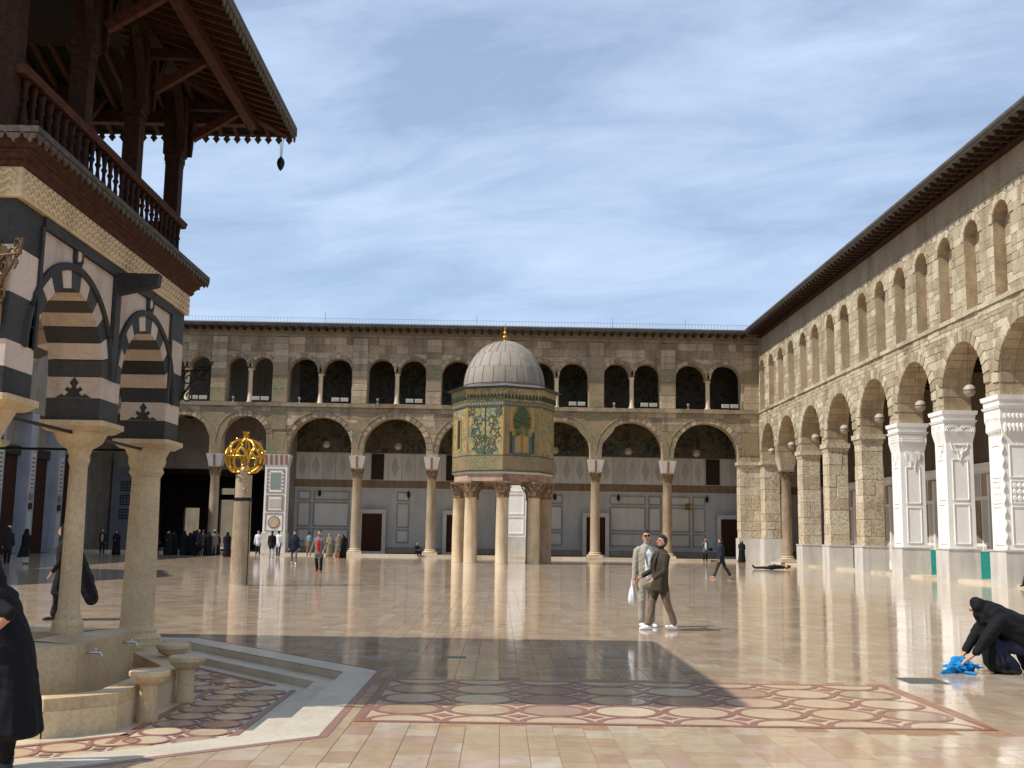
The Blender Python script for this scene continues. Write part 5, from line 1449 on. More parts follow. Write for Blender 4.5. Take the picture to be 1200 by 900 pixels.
for i, (c, bw) in enumerate(bayc):
    for j in (0, 1):
        x_ = c + bw / 2 - .56 - .55 - (1 - j) * .68
        t_ = thing('floodlight', '%s white floodlight of the pair on the %s ledge window from the left' % (('left', 'right')[j], wname[i]), 'floodlight', 'floodlights on the window ledge', (x_, WY + .05, 11.35))
        MB().prism([(-.28, -.12, .14), (.28, -.12, .14), (.26, .16, .18), (-.26, .16, .18)], [(-.28, -.14, .42), (.28, -.14, .42), (.26, .14, .4), (-.26, .14, .4)]).build('housing', 'floodlight_white', t_)
        MB().box(-.25, .25, -.15, -.13, .17, .39).build('glass', 'lamp_glass', t_)
        mb = MB().box(-.3, -.27, -.03, .03, .0, .3); mb.box(.27, .3, -.03, .03, 0, .3); mb.box(-.3, .3, -.05, .05, -.005, .02); mb.build('bracket', 'black_iron', t_)
    t_ = thing('spotlight', 'small grey spotlight on the %s ledge window from the left' % wname[i], 'spotlight', 'spotlights on the window ledge', (c - bw / 4, WY - .02, 11.35))
    MB().lathe([(.1, 0), (.1, .03), (.03, .05), (.03, .2), (.09, .22), (.11, .3), (.09, .4), (.02, .42)], 12).build('body', 'lamp_glass', t_, smooth=True)
    MB().lathe([(.12, .28), (.12, .3), (.1, .31)], 12).build('rim', 'black_iron', t_)
rl = thing('roof_railing', 'thin pale metal railing along the far roof edge', 'railing', loc=(0, WY + .3, zr + .3))
mb = MB()
for z in (.1, .62): mb.tube([(-31, 0, z), (19, 0, z)], .012, 5)
mb.build('rail', 'rail_metal', rl)
pb = MB().box(-.012, .012, -.012, .012, 0, .62).mesh('bar', ['rail_metal'])
mb = MB(); xx = -31.0
while xx < 19: mb.box(xx - .008, xx + .008, -.008, .008, -.2, .62); xx += .25
tag(mb.build('bars', 'rail_metal', rl), kind='stuff')
for x_ in (-26, -13.6, -2, 8.4, 14): MB().tube([(x_, 0, -.2), (x_, 0, 1.05)], .02, 6).build('post', 'rail_metal', rl)
lant_x = [-14.4, -7.3, 4.4, 9.5, 13.4, 16.6]
for i, x_ in enumerate(lant_x):
    t_ = thing('wall_lantern', 'small black lantern on the marble wall, %s from the left' % wname[i], 'lantern', 'black lanterns on the inner wall', (x_, IY - .22, 4.55))
    MB().lathe([(.02, -.02), (.09, .04), (.12, .12), (.13, .34), (.1, .36), (.06, .46), (.02, .52)], 6).build('body', 'black_iron', t_)
    MB().tube([(0, 0, .5), (0, .1, .58), (0, .2, .5)], .015, 5).build('arm', 'black_iron', t_)
# green cloth stored inside the right arcade
for i, (y_, l) in enumerate(((57.4, 2.6), (51.3, 2.6))):
    t_ = thing('cloth_screen', ('teal cloth screen seen between the farthest and middle white piers', 'teal cloth screen seen between the middle and nearest white piers')[i], 'cloth screen', 'teal screens in the right arcade', (WX + 3.4, y_, .0))
    mb = MB(); n = 26; pts = []
    for k in range(n + 1):
        u = -l / 2 + l * k / n; d = .06 * math.sin(k * 1.7) + .04 * math.sin(k * .6)
        pts.append((d, u))
    i0 = mb.pts([(p[0], p[1], .02) for p in pts]); i1 = mb.pts([(p[0] * .7, p[1], 1.25) for p in pts]); i2 = mb.pts([(p[0] * .7 + .02, p[1], 1.25) for p in pts]); i3 = mb.pts([(p[0] + .02, p[1], .02) for p in pts])
    for k in range(n):
        for a, b in ((i0, i1), (i1, i2), (i2, i3)): mb.face((a + k, a + k + 1, b + k + 1, b + k))
    mb.build('cloth', 'teal_cloth', t_, smooth=60)
    mb = MB(); 
    MB().tube([(.01, -l / 2, 1.26), (.01, l / 2, 1.26)], .02, 6).build('rail', 'rail_metal', t_)
    for s in (-1, 1): MB().tube([(.01, s * l / 2, 0), (.01, s * l / 2, 1.27)], .02, 6).build('post', 'rail_metal', t_)

# ------------------------------------------------------------------ people
def cloth(name, c, rough=0.85):
    m, N, L, b = new_mat(name)
    pos = N.new('ShaderNodeTexCoord').outputs['Object']
    n1 = noise(N, L, pos, 9, 4, 0.6); n2 = noise(N, L, pos, 160, 2, 0.5)
    L.new(mixc(N, L, 1.0, c, ramp(N, L, n1, [(0.3, (.78,) * 3), (0.7, (1.1,) * 3)]), 'MULTIPLY'), b.inputs['Base Color'])
    b.inputs['Roughness'].default_value = rough; b.inputs['Specular IOR Level'].default_value = 0.25
    bump(N, L, b, n2, 0.25, 0.002)
PAL = dict(black=(20, 19, 22), coal=(38, 37, 42), navy=(34, 38, 56), jeans=(74, 92, 124), lightjeans=(150, 166, 186), grey=(112, 110, 106), suit=(164, 158, 142), beige=(160, 152, 136), olive=(62, 55, 43), taupe=(116, 98, 82), brown=(88, 68, 50), khaki=(128, 116, 90), white=(226, 228, 234), red=(176, 34, 34), orange=(196, 84, 44), blue=(30, 130, 190), sky=(110, 150, 190), pink=(186, 130, 130), tealgrey=(86, 98, 104))
for k_, c_ in PAL.items(): cloth('cloth_' + k_, s2l(*c_))
plain('skin', s2l(188, 136, 106), 0.55, nscale=20, var=0.12)
plain('skin_dark', s2l(150, 100, 74), 0.55, nscale=20, var=0.12)
plain('hair_black', s2l(26, 22, 20), 0.5, nscale=60, var=0.5, bmp=0.4)
plain('hair_grey', s2l(150, 146, 140), 0.6, nscale=60, var=0.3, bmp=0.4)
plain('shoe_white', s2l(226, 226, 228), 0.5)
plain('shoe_black', s2l(28, 26, 26), 0.4)
plain('shoe_brown', s2l(112, 66, 44), 0.5)
plain('lens', s2l(20, 18, 18), 0.1)

FIGS = []
class Fig:
    """overlapping tapered tubes, later melted by a voxel remesh into one continuous body; each face takes the tag of the nearest tube"""
    def __init__(s): s.v, s.f, s.seg, s.mats = [], [], [], []
    def slot(s, mat):
        if mat not in s.mats: s.mats.append(mat)
        return s.mats.index(mat)
    def chain(s, pts, mat, n=12, cap=.6, bias=0.0, fold=None, flatz=False):
        P = [Vector(p[:3]) for p in pts]; N = len(P)
        rr = [(p[3], p[4] if len(p) > 4 else p[3]) for p in pts]
        rings = []
        def ring(c, d, rx, ry, i):
            if flatz: u, w = Vector((1, 0, 0)), Vector((0, 1, 0))
            else:
                ref = Vector((0, 1, 0)) if abs(d.y) < .75 else Vector((0, 0, 1))
                u = ref.cross(d).normalized(); w = d.cross(u).normalized()
            out = []
            for k in range(n):
                a = 2 * PI * k / n; q = 1 + (fold(a, i) if fold else 0)
                out.append(c + u * rx * q * math.cos(a) + w * ry * q * math.sin(a))
            i0 = len(s.v); s.v.extend(out); return i0
        T = []
        for i in range(N):
            a = P[max(i - 1, 0)]; b = P[min(i + 1, N - 1)]
            d = b - a; T.append(d.normalized() if d.length > 1e-6 else Vector((0, 0, 1)))
        m0 = sum(rr[0]) / 2; m1 = sum(rr[-1]) / 2
        if cap:
            rings.append(ring(P[0] - T[0] * m0 * cap, T[0], rr[0][0] * .35, rr[0][1] * .35, 0))
            rings.append(ring(P[0] - T[0] * m0 * cap * .7, T[0], rr[0][0] * .75, rr[0][1] * .75, 0))
        for i in range(N): rings.append(ring(P[i], T[i], rr[i][0], rr[i][1], i))
        if cap:
            rings.append(ring(P[-1] + T[-1] * m1 * cap * .7, T[-1], rr[-1][0] * .75, rr[-1][1] * .75, N - 1))
            rings.append(ring(P[-1] + T[-1] * m1 * cap, T[-1], rr[-1][0] * .35, rr[-1][1] * .35, N - 1))
        for i, j in zip(rings, rings[1:]):
            for k in range(n):
                q = (k + 1) % n
                s.f.append((i + k, i + q, j + q, j + k))
        s.f.append(tuple(rings[0] + k for k in reversed(range(n)))); s.f.append(tuple(rings[-1] + k for k in range(n)))
        sl = s.slot(mat)
        for i in range(N - 1): s.seg.append((P[i], P[i + 1], sum(rr[i]) / 2 - bias * 0, sum(rr[i + 1]) / 2, rr[i][1] / rr[i][0], sl, bias))
        if N == 1: s.seg.append((P[0], P[0] + Vector((0, 0, 1e-3)), m0, m0, 1, sl, bias))
    def finish(s, name, root, vox, wr=.005):
        FIGS.append((s, name, root, vox, wr))
def flush_figs():
    tmp = []
    for (s, name, root, vox, wr) in FIGS:
        me = bpy.data.meshes.new('tmp'); me.from_pydata([tuple(v) for v in s.v], [], s.f)
        o = bpy.data.objects.new('tmp', me); COL.objects.link(o)
        md = o.modifiers.new('r', 'REMESH'); md.mode = 'VOXEL'; md.voxel_size = vox; md.use_smooth_shade = True
        m2 = o.modifiers.new('s', 'SMOOTH'); m2.factor = .5; m2.iterations = 3 if vox < .012 else 2
        tmp.append(o)
    dg = bpy.context.evaluated_depsgraph_get()
    for o, (s, name, root, vox, wr) in zip(tmp, FIGS):
        me = bpy.data.meshes.new_from_object(o.evaluated_get(dg))
        me.name = name
        n = len(me.vertices); co = np.empty(n * 3); me.vertices.foreach_get('co', co); co = co.reshape(-1, 3)
        # wrinkles
        nr = np.empty(n * 3); me.vertices.foreach_get('normal', nr); nr = nr.reshape(-1, 3)
        m = len(me.polygons); ce = np.empty(m * 3); me.polygons.foreach_get('center', ce); ce = ce.reshape(-1, 3)
        def nearest(pts):
            best = np.full(len(pts), 1e9); tagv = np.zeros(len(pts), int)
            for (a, b, r0, r1, asp, sl, bias) in s.seg:
                a_, d_ = np.array(a), np.array(b) - np.array(a)
                t = np.clip(((pts - a_) @ d_) / max(d_ @ d_, 1e-9), 0, 1)
                q = pts - (a_ + t[:, None] * d_)
                if asp != 1 and abs(d_[2]) > .3 * np.linalg.norm(d_):
                    q = q * np.array([1 / max((1 + 1 / asp) / 2 * asp, .4) if asp > 1 else 1 * (2 / (1 + asp)) * asp if False else 1, 1, 1])
                dist = np.linalg.norm(q, axis=1) - (r0 + (r1 - r0) * t) - bias
                k = dist < best; best[k] = dist[k]; tagv[k] = sl
            return tagv
        tg = nearest(ce)
        if wr:
            vt = nearest(co)
            soft = np.array([1.0 if mt.startswith('cloth') else 0.0 for mt in s.mats])[vt]
            x_, y_, z_ = co[:, 0], co[:, 1], co[:, 2]
            w = np.sin(23 * z_ + 9 * np.sin(7 * x_ + 3 * y_) + 5 * y_) * .6 + np.sin(41 * z_ + 31 * x_ - 17 * y_ + 4 * np.sin(11 * z_)) * .4
            co = co + nr * (w * wr * soft)[:, None]
            me.vertices.foreach_set('co', co.ravel())
        me.materials.clear()
        for mt in s.mats: me.materials.append(MATS[mt])
        me.polygons.foreach_set('material_index', tg.astype(np.int32))
        me.polygons.foreach_set('use_smooth', [True] * m)
        me.update()
        link(name, me, root)
    for o in tmp:
        d = o.data; bpy.data.objects.remove(o); bpy.data.meshes.remove(d)

def rotx(p, a, piv):
    y, z = p[1] - piv[1], p[2] - piv[2]
    return (p[0], piv[1] + y * math.cos(a) + z * math.sin(a), piv[2] - y * math.sin(a) + z * math.cos(a)) + tuple(p[3:])
def human(label, pos, rz, h=1.74, top='coal', bot='coal', under=None, hair='hair_black', shoe='shoe_black', skin='skin', lL=(.0, .05), lR=(.0, .05), aL=(.05, .12, .15), aR=(.05, .12, .15), lean=0.0, jacket=True, coat=0.0, head=(0, 0), scarf=None, vox=.026, group=None, cat='person', detail=False, bulk=1.0, z=0.0, sit=None, cap=None, bare=False, cape=False):
    """standing or walking figure; leg = (thigh swing, knee bend), arm = (swing, spread, elbow bend), head = (turn, nod)"""
    root = thing('person', label, cat, group, (pos[0], pos[1], z), rz)
    k = h / 1.76
    f = Fig()
    T, B, U = 'cloth_' + top, 'cloth_' + bot, ('cloth_' + under) if under else None
    piv = (0, 0, .95)
    low = 9
    legs = []
    for s, (sw, kn) in ((-1, lL), (1, lR)):
        hip = Vector((s * .095, 0, .92)); knee = hip + .43 * Vector((s * .04, math.sin(sw), -math.cos(sw)))
        ank = knee + .41 * Vector((0, math.sin(sw - kn), -math.cos(sw - kn)))
        legs.append((s, hip, knee, ank, sw - kn)); low = min(low, ank.z - .075)
    dz = -low
    up = lambda p: Vector((p[0], p[1], p[2] + dz))
    S = lambda L_: [tuple(c * k for c in p) for p in L_]
    for s, hip, knee, ank, ang in legs:
        hip, knee, ank = up(hip), up(knee), up(ank)
        m = (hip + knee) / 2; c = (knee + ank) / 2
        f.chain(S([(*hip, .098 * bulk), (*m, .088 * bulk), (*knee, .068), (*(c + Vector((0, -.012, .03))), .066), (*(ank + Vector((0, 0, .05))), .062)]), B, 14)
        heel = ank + Vector((0, -.04, -.03)); toe = ank + Vector((s * .015, .17, -.045 + (.0 if ang > -.3 else .04)))
        if ang < -.5: toe = ank + Vector((s * .01, .13, -.11)); heel = ank + Vector((0, -.05, .0))
        f.chain(S([(*heel, .04), (*(ank + Vector((0, .03, -.03))), .044), (*((heel + toe) / 2 + Vector((0, .05, .0))), .042, .036), (*toe, .036, .026)]), shoe, 10, bias=.012)
    torso = [(0, 0, .80, .165, .12), (0, 0, .92, .165, .122), (0, .0, 1.06, .148, .112), (0, .005, 1.2, .165, .118), (0, .0, 1.34, .19, .118), (0, -.01, 1.43, .165, .095), (0, -.012, 1.475, .09, .07)] if not jacket else \
            [(0, 0, .76, .188, .14), (0, 0, .86, .186, .14), (0, .0, 1.0, .176, .132), (0, .005, 1.2, .186, .135), (0, .0, 1.34, .205, .13), (0, -.01, 1.43, .178, .10), (0, -.012, 1.485, .098, .08)]
    if coat:
        torso = [(0, -.02, .92 - coat, .25, .22), (0, -.01, .92 - coat * .5, .21, .18)] + torso[1:]
    torso = [(p[0], p[1], p[2] + dz, p[3] * bulk, p[4] * bulk) for p in torso]
    pv = (0, 0, .95 + dz)
    L_ = lambda pts: S([rotx(p, lean, pv) if p[2] > pv[2] - .01 else p for p in pts])
    fold = (lambda a, i: .05 * math.sin(9 * a + i) * (1 if coat and i < 2 else .25))
    f.chain(L_(torso), T, 24, cap=.25, fold=fold, flatz=True, bias=.03)
    if not jacket: f.chain(S([(0, 0, .9 + dz, .155, .115), (0, 0, 1.0 + dz, .15, .112)]), B, 16, cap=.2, flatz=True)
    if U:
        f.chain(L_([(0, .108 * bulk, .92 + dz, .06, .045), (0, .122 * bulk, 1.15 + dz, .085, .045), (0, .11 * bulk, 1.33 + dz, .085, .04), (0, .085, 1.40 + dz, .045, .03)]), U, 12, bias=.06, cap=.3)
    for s, (sw, spread, el) in ((-1, aL), (1, aR)):
        inw = 0.0
        sh = Vector((s * .185 * bulk, -.005, 1.39 + dz))
        ud = Vector((s * math.sin(spread), math.cos(spread) * math.sin(sw), -math.cos(spread) * math.cos(sw)))
        e = sh + .285 * ud
        fw = sw + el
        fd = Vector((s * math.sin(spread) * (1 if el < .5 else -.55), math.cos(spread) * math.sin(fw), -math.cos(spread) * math.cos(fw))).normalized()
        w = e + .245 * fd
        f.chain(L_([(s * .13 * bulk, -.005, 1.425 + dz, .058), (*sh, .066 * bulk), (*((sh + e) / 2), .06 * bulk), (*e, .054)] + ([] if bare else [(*((e + w) / 2), .047), (*w, .04)])), T, 12)
        if bare: f.chain(L_([(*e, .042), (*((e + w) / 2), .038), (*w, .028)]), skin, 12)
        side = fd.cross(Vector((1, 0, 0))).normalized()
        pa = w + fd * .05
        f.chain(L_([(*(w - fd * .01), .027), (*(w + fd * .03), .032, .025), (*(w + fd * .085), .036, .024)]), skin, 10, bias=.006)
        if detail:
            lat = Vector((0, 1, 0)); lat = (lat - fd * lat.dot(fd)).normalized(); inn = fd.cross(lat).normalized() * s
            for q, (o_, ln) in enumerate(((-.027, .062), (-.009, .074), (.009, .079), (.026, .07))):
                b0 = w + fd * .085 + lat * o_; b1 = b0 + fd * ln * .5 - inn * .008; b2 = b1 + fd * ln * .4 - inn * .022
                f.chain(L_([(*b0, .0105), (*b1, .0098), (*b2, .0085)]), skin, 8, bias=.004)
            t0 = w + fd * .03 + lat * .028; t1 = t0 + fd * .035 + lat * .022; t2 = t1 + fd * .03 + lat * .004
            f.chain(L_([(*t0, .014), (*t1, .012), (*t2, .010)]), skin, 8, bias=.004)
        else:
            f.chain(L_([(*(w + fd * .08), .034, .022), (*(w + fd * .15), .03, .018)]), skin, 8, bias=.006)
    if cape: f.chain(S([(0, -.1, 1.42 + dz, .2, .1), (0, -.22, 1.1 + dz, .25, .13), (0, -.36, .75 + dz, .27, .14), (0, -.5, .4 + dz, .24, .12)]), T, 26, fold=lambda a, i: .1 * math.sin(7 * a + i))
    # head
    yaw, nod = head
    def H(p):
        x, y, zz = p[0], p[1], p[2]
        y0, z0 = y, zz - 1.55
        y1, z1 = y0 * math.cos(nod) - z0 * math.sin(nod), y0 * math.sin(nod) + z0 * math.cos(nod)
        x2, y2 = x * math.cos(yaw) - y1 * math.sin(yaw), x * math.sin(yaw) + y1 * math.cos(yaw)
        return (x2, y2 + .01, z1 + 1.55 + dz) + tuple(p[3:])
    HC = lambda pts, mat, n=14, **kw: f.chain(L_([H(p) for p in pts]), mat, n, **kw)
    f.chain(L_([(0, -.01, 1.44 + dz, .056), (0, 0, 1.56 + dz, .052)]), skin, 12)
    HC([(0, .03, 1.545, .045, .05), (0, .02, 1.58, .06, .07), (0, .012, 1.63, .07, .086), (0, .006, 1.68, .072, .088), (0, 0, 1.72, .06, .074)], skin, 16)
    HC([(0, .096, 1.65, .010), (0, .108, 1.625, .014), (0, .112, 1.612, .017)], skin, 8, cap=.5)
    for s in (-1, 1): HC([(s * .074, -.0, 1.645, .012, .018), (s * .076, -.004, 1.615, .011, .014)], skin, 8)
    if scarf:
        HC([(0, -.02, 1.5, .12, .1), (0, -.012, 1.58, .092, .1), (0, -.01, 1.66, .09, .105), (0, -.012, 1.73, .075, .09)], 'cloth_' + scarf, 18, bias=.002)
        HC([(0, .075, 1.59, .042, .04), (0, .08, 1.65, .048, .04)], skin, 12, bias=.014)
    else:
        HC([(0, -.04, 1.60, .066, .06), (0, -.034, 1.65, .08, .078), (0, -.016, 1.70, .082, .088), (0, -.004, 1.735, .066, .078), (0, .0, 1.755, .045, .055)], hair, 18, bias=.012)
        for s in (-1, 1): HC([(s * .064, -.012, 1.645, .018, .03), (s * .058, .0, 1.70, .026, .05)], hair, 10, bias=.008)
        if detail: HC([(0, .05, 1.735, .05, .03)], hair, 12, bias=.004)
        if cap: HC([(0, -.008, 1.70, .082, .095), (0, -.01, 1.745, .074, .085)], cap, 16, bias=.01)
    if detail:
        HC([(0, .092, 1.572, .020, .006)], 'skin_dark', 8, bias=.003)
        for s in (-1, 1): HC([(s * .031, .084, 1.648, .010)], 'hair_black', 8, bias=.001); HC([(s * .02, .088, 1.668, .006), (s * .045, .08, 1.668, .006)], 'hair_black', 6, bias=.002)
    f.finish('body', root, vox, .004 if vox < .015 else .006)
    root['k'] = k
    return root, (lambda p: Vector(tuple(c * k for c in rotx((p[0], p[1], p[2] + dz), lean, pv)))), H
def veiled(label, pos, rz, h=1.62, col='black', vox=.028, group=None, billow=0.0, lean=0.0, face=True, z=0.0, hem=.04, feet=True):
    """figure in a long cloak that falls from the head to the ankles"""
    root = thing('person', label, 'person', group, (pos[0], pos[1], z), rz)
    k = h / 1.66; f = Fig(); C = 'cloth_' + col
    S = lambda L_: [tuple(c * k for c in rotx(p, lean, (0, 0, .9))) for p in L_]
    ph = rng.random() * 6
    fold = lambda a, i: (.07 * math.sin(7 * a + ph) + .04 * math.sin(13 * a + 2 * ph)) * max(0, 1 - i * .14)
    f.chain(S([(0, -.03 - billow, hem, .29, .26), (0, -.02 - billow * .7, .3, .265, .235), (0, -.01 - billow * .4, .62, .235, .205), (0, 0, .92, .225, .185), (0, .0, 1.15, .23, .175), (0, -.01, 1.3, .215, .15), (0, -.01, 1.38, .15, .12), (0, 0, 1.44, .105, .105), (0, .0, 1.54, .1, .112), (0, -.005, 1.61, .082, .092)]), C, 36, cap=.2, fold=fold, flatz=True)
    f.chain(S([(.2, .02, 1.28, .07), (.2, .1, 1.05, .065), (.06, .2, .98, .055)]), C, 12)
    f.chain(S([(-.2, .02, 1.28, .07), (-.22, .06, 1.02, .065), (-.16, .14, .85, .055)]), C, 12)
    if face:
        f.chain(S([(0, .07, 1.5, .046, .05), (0, .075, 1.56, .05, .05)]), 'skin', 12, bias=.012)
        f.chain(S([(.05, .22, .98, .03), (.02, .25, .97, .026)]), 'skin', 8, bias=.01)
    if feet:
        for s in (-1, 1): f.chain(S([(s * .09, -.02, .04, .042), (s * .1, .16, .035, .036)]), 'shoe_black', 8, bias=.01)
    f.finish('body', root, vox, .006)
    return root

# the pair walking arm in arm in the middle of the court
r1, P1, H1_ = human('man in pale suit and white shirt wearing dark glasses, in the pair midcourt', (2.77, 20.75), PI + .28, 1.80, top='suit', bot='beige', under='white', shoe='shoe_white', lL=(.02, .06), lR=(.12, .12), aL=(.25, .18, 1.15), aR=(-.02, .12, .12), head=(-.25, .08), vox=.0095, detail=True)
gl = MB()
for s in (-1, 1):
    c = Vector(H1_((s * .033, .104, 1.652)))
    gl.lathe([(.001, c.z * r1['k'] - .018), (.024, c.z * r1['k'] - .012), (.027, c.z * r1['k']), (.024, c.z * r1['k'] + .011), (.001, c.z * r1['k'] + .016)], 10, (c.x * r1['k'], c.y * r1['k']))
a_, b_ = Vector(H1_((-.08, .03, 1.657))), Vector(H1_((.08, .03, 1.657))); c_, d_ = Vector(H1_((-.055, .1, 1.657))), Vector(H1_((.055, .1, 1.657)))
gl.tube([tuple(p * r1['k']) for p in (a_, c_, d_, b_)], .004, 5)
gl.build('sunglasses', 'lens', r1, smooth=True)
r2, P2, H2_ = human('young man in dark olive jacket and brown trousers, in the pair midcourt', (2.93, 20.1), PI / 2 + .35, 1.72, top='olive', bot='taupe', shoe='shoe_white', lL=(-.22, .12), lR=(.26, .1), aL=(.18, .1, .75), aR=(.2, .1, .85), lean=-.06, head=(.15, .18), vox=.0095, detail=True, bulk=1.06)
for root_, PT, c_, bk in ((r1, P1, 'cloth_suit', 1.0), (r2, P2, 'cloth_olive', 1.06)):
    mb = MB()
    for s in (-1, 1):
        q = [PT((s * x_, y_ * bk, z_)) for x_, y_, z_ in ((.045, .085, 1.475), (.085, .10, 1.40), (.10, .142, 1.33), (.06, .158, 1.12), (.035, .150, 1.14), (.055, .14, 1.30))]
        mb.prism(q, [p + Vector((s * .004, .012, 0)) for p in q])
    mb.build('lapel', c_, root_)
    ring = [PT((.068 * math.cos(a), -.012 + .066 * math.sin(a), 1.475 + .02 * (math.sin(a) < 0))) for a in [2 * PI * k / 20 for k in range(20)]]
    if root_ is r2: MB().tube(ring, .014, 6, closed=True).build('collar', c_, root_, smooth=True)
wb = thing('plastic_bag', 'white plastic bag carried by the man in the pale suit', 'bag', loc=(2.51, 20.80, .42))
MB().lathe([(.01, 0), (.05, .01), (.07, .08), (.06, .22), (.04, .3), (.012, .36), (.008, .46)], 14, fold=lambda a, z: .18 * math.sin(5 * a + z * 9)).build('sack', 'cloth_white', wb, smooth=60)
MB().tube([(-.02, 0, .34), (-.012, 0, .45), (.0, 0, .48), (.012, 0, .45), (.02, 0, .34)], .006, 5).build('handle', 'cloth_white', wb)
# woman in black crouching over a blue cloth
kw = thing('person', 'woman in black cloak crouching on the floor over a blue cloth', 'person', None, (6.55, 14.3, 0), PI / 2)
f = Fig()
fold = lambda a, i: .05 * math.sin(8 * a + i * .6) + .03 * math.sin(15 * a)
f.chain([(0, -.62, .10, .2, .09), (0, -.52, .24, .27, .2), (0, -.34, .40, .28, .24), (0, -.1, .56, .27, .22), (0, .1, .68, .25, .18), (0, .24, .78, .18, .15), (0, .31, .84, .11, .11)], 'cloth_black', 30, fold=fold)
f.chain([(.02, -.45, .06, .3, .22), (.0, -.35, .3, .27, .22), (0, -.25, .5, .22, .18)], 'cloth_black', 30, fold=fold, flatz=True)
f.chain([(0, .30, .80, .105), (0, .36, .86, .115, .105), (0, .35, .90, .1, .1)], 'cloth_black', 18)
f.chain([(0, .30, .66, .14, .05), (0, .36, .76, .09, .06)], 'cloth_black', 14)
f.chain([(.02, .24, .62, .17, .07), (.0, .2, .36, .2, .09), (.0, .16, .12, .22, .12)], 'cloth_black', 26, fold=lambda a, i: .09 * math.sin(9 * a + i), flatz=True)
f.chain([(0, .44, .82, .04), (0, .44, .80, .036)], 'skin', 10, bias=.004)
for s in (-1, 1):
    f.chain([(s * .17, .14, .70, .1), (s * .19, .30, .49, .08, .085), (s * .15, .47, .27, .052)], 'cloth_black', 14)
    f.chain([(s * .145, .47, .26, .028), (s * .12, .54, .2, .032, .024), (s * .1, .6, .16, .022)], 'skin', 10, bias=.006)
    for q in range(4): f.chain([(s * (.09 + .016 * q), .58, .18, .0095), (s * (.085 + .017 * q), .63, .14, .009), (s * (.08 + .017 * q), .645, .11, .008)], 'skin', 6, bias=.004)
    f.chain([(s * .09, -.2, .32, .1), (s * .13, .12, .36, .085), (s * .13, .06, .2, .075), (s * .12, -.06, .08, .06)], 'cloth_navy', 14)
    f.chain([(s * .12, -.1, .045, .042), (s * .13, .12, .04, .036)], 'shoe_black', 8, bias=.012)
f.finish('body', kw, .012, .006)
bc = thing('blue_cloth', 'bright blue cloth bundled on the floor in front of the crouching woman', 'cloth', None, (5.93, 14.3, 0), .4)
f = Fig(); br_ = random.Random(4)
f.chain([(-.2, 0, .025, .06, .025), (-.05, .03, .06, .15, .06), (.1, .02, .08, .13, .08), (.2, 0, .06, .07, .06)], 'cloth_blue', 16)
for q in range(46):
    a = br_.uniform(0, 6.28); r_ = br_.uniform(.0, .17); z_ = .05 + .12 * (1 - r_ / .19) * br_.uniform(.6, 1.15)
    p = Vector((r_ * math.cos(a) * 1.25 + .03, r_ * math.sin(a), z_)); b = br_.uniform(0, 6.28)
    d = Vector((math.cos(b), math.sin(b), br_.uniform(-.5, .2))) * br_.uniform(.04, .1); n_ = Vector((-d.y, d.x, 0)) * br_.uniform(-.5, .5)
    f.chain([(*(p - d), .008), (*(p - d * .3 + n_ + Vector((0, 0, .012))), .015), (*(p + d * .4 + n_ + Vector((0, 0, .012))), .014), (*(p + d), .007)], 'cloth_blue', 7)
f.chain([(-.12, -.02, .03, .07, .025), (-.24, -.03, .02, .06, .018), (-.34, -.03, .012, .03, .010)], 'cloth_blue', 12)
f.chain([(.0, -.12, .025, .08, .02), (.05, -.2, .014, .06, .012)], 'cloth_blue', 12)
f.finish('cloth', bc, .0065, .006)
# person in long black coat at the left edge, leaning towards the basin
r3, P3, _ = human('person in long black coat with rolled sleeves leaning at the left edge', (-3.34, 7.8), PI / 2 - .05, 1.52, top='black', bot='black', coat=.62, lL=(-.02, .05), lR=(.12, .08), aL=(-.7, .3, 1.95), aR=(.3, .1, 1.0), lean=.42, scarf='black', vox=.011, detail=True, z=.012, bare=True, bulk=1.05)
f = Fig()
fa = []
# woman passing behind the fountain columns
human('woman in wind blown black cloak behind the fountain columns', (-7.95, 20.4), PI / 2 + .2, 1.74, top='black', bot='coal', coat=.42, scarf='black', lL=(.2, .1), lR=(-.2, .1), aL=(.15, .08, .4), aR=(.2, .1, .5), lean=.05, vox=.017, cape=True, bulk=1.1)
# far left, in the shade of the hall
human('man in dark clothes and white cap walking at the far left edge', (-22.6, 51.1), .2, 1.74, top='coal', bot='black', cap='shoe_white', lL=(.2, .1), lR=(-.2, .1))
veiled('woman in flowing black cloak crossing the shade at far left', (-22.0, 51.6), -.4, 1.66, 'black', .026, None, .14, .0, False, hem=.35)
human('person in pale vest standing in shade between the fountain columns', (-26.3, 73.5), PI, 1.7, top='coal', bot='black', under='beige', vox=.035)
veiled('woman with red headscarf in shade between the fountain columns', (-25.2, 73.0), PI, 1.62, 'black', .035)
human('dark dressed figure in shade just left of the thick fountain column', (-24.3, 73.2), PI / 2, 1.66, top='black', bot='black', vox=.035)
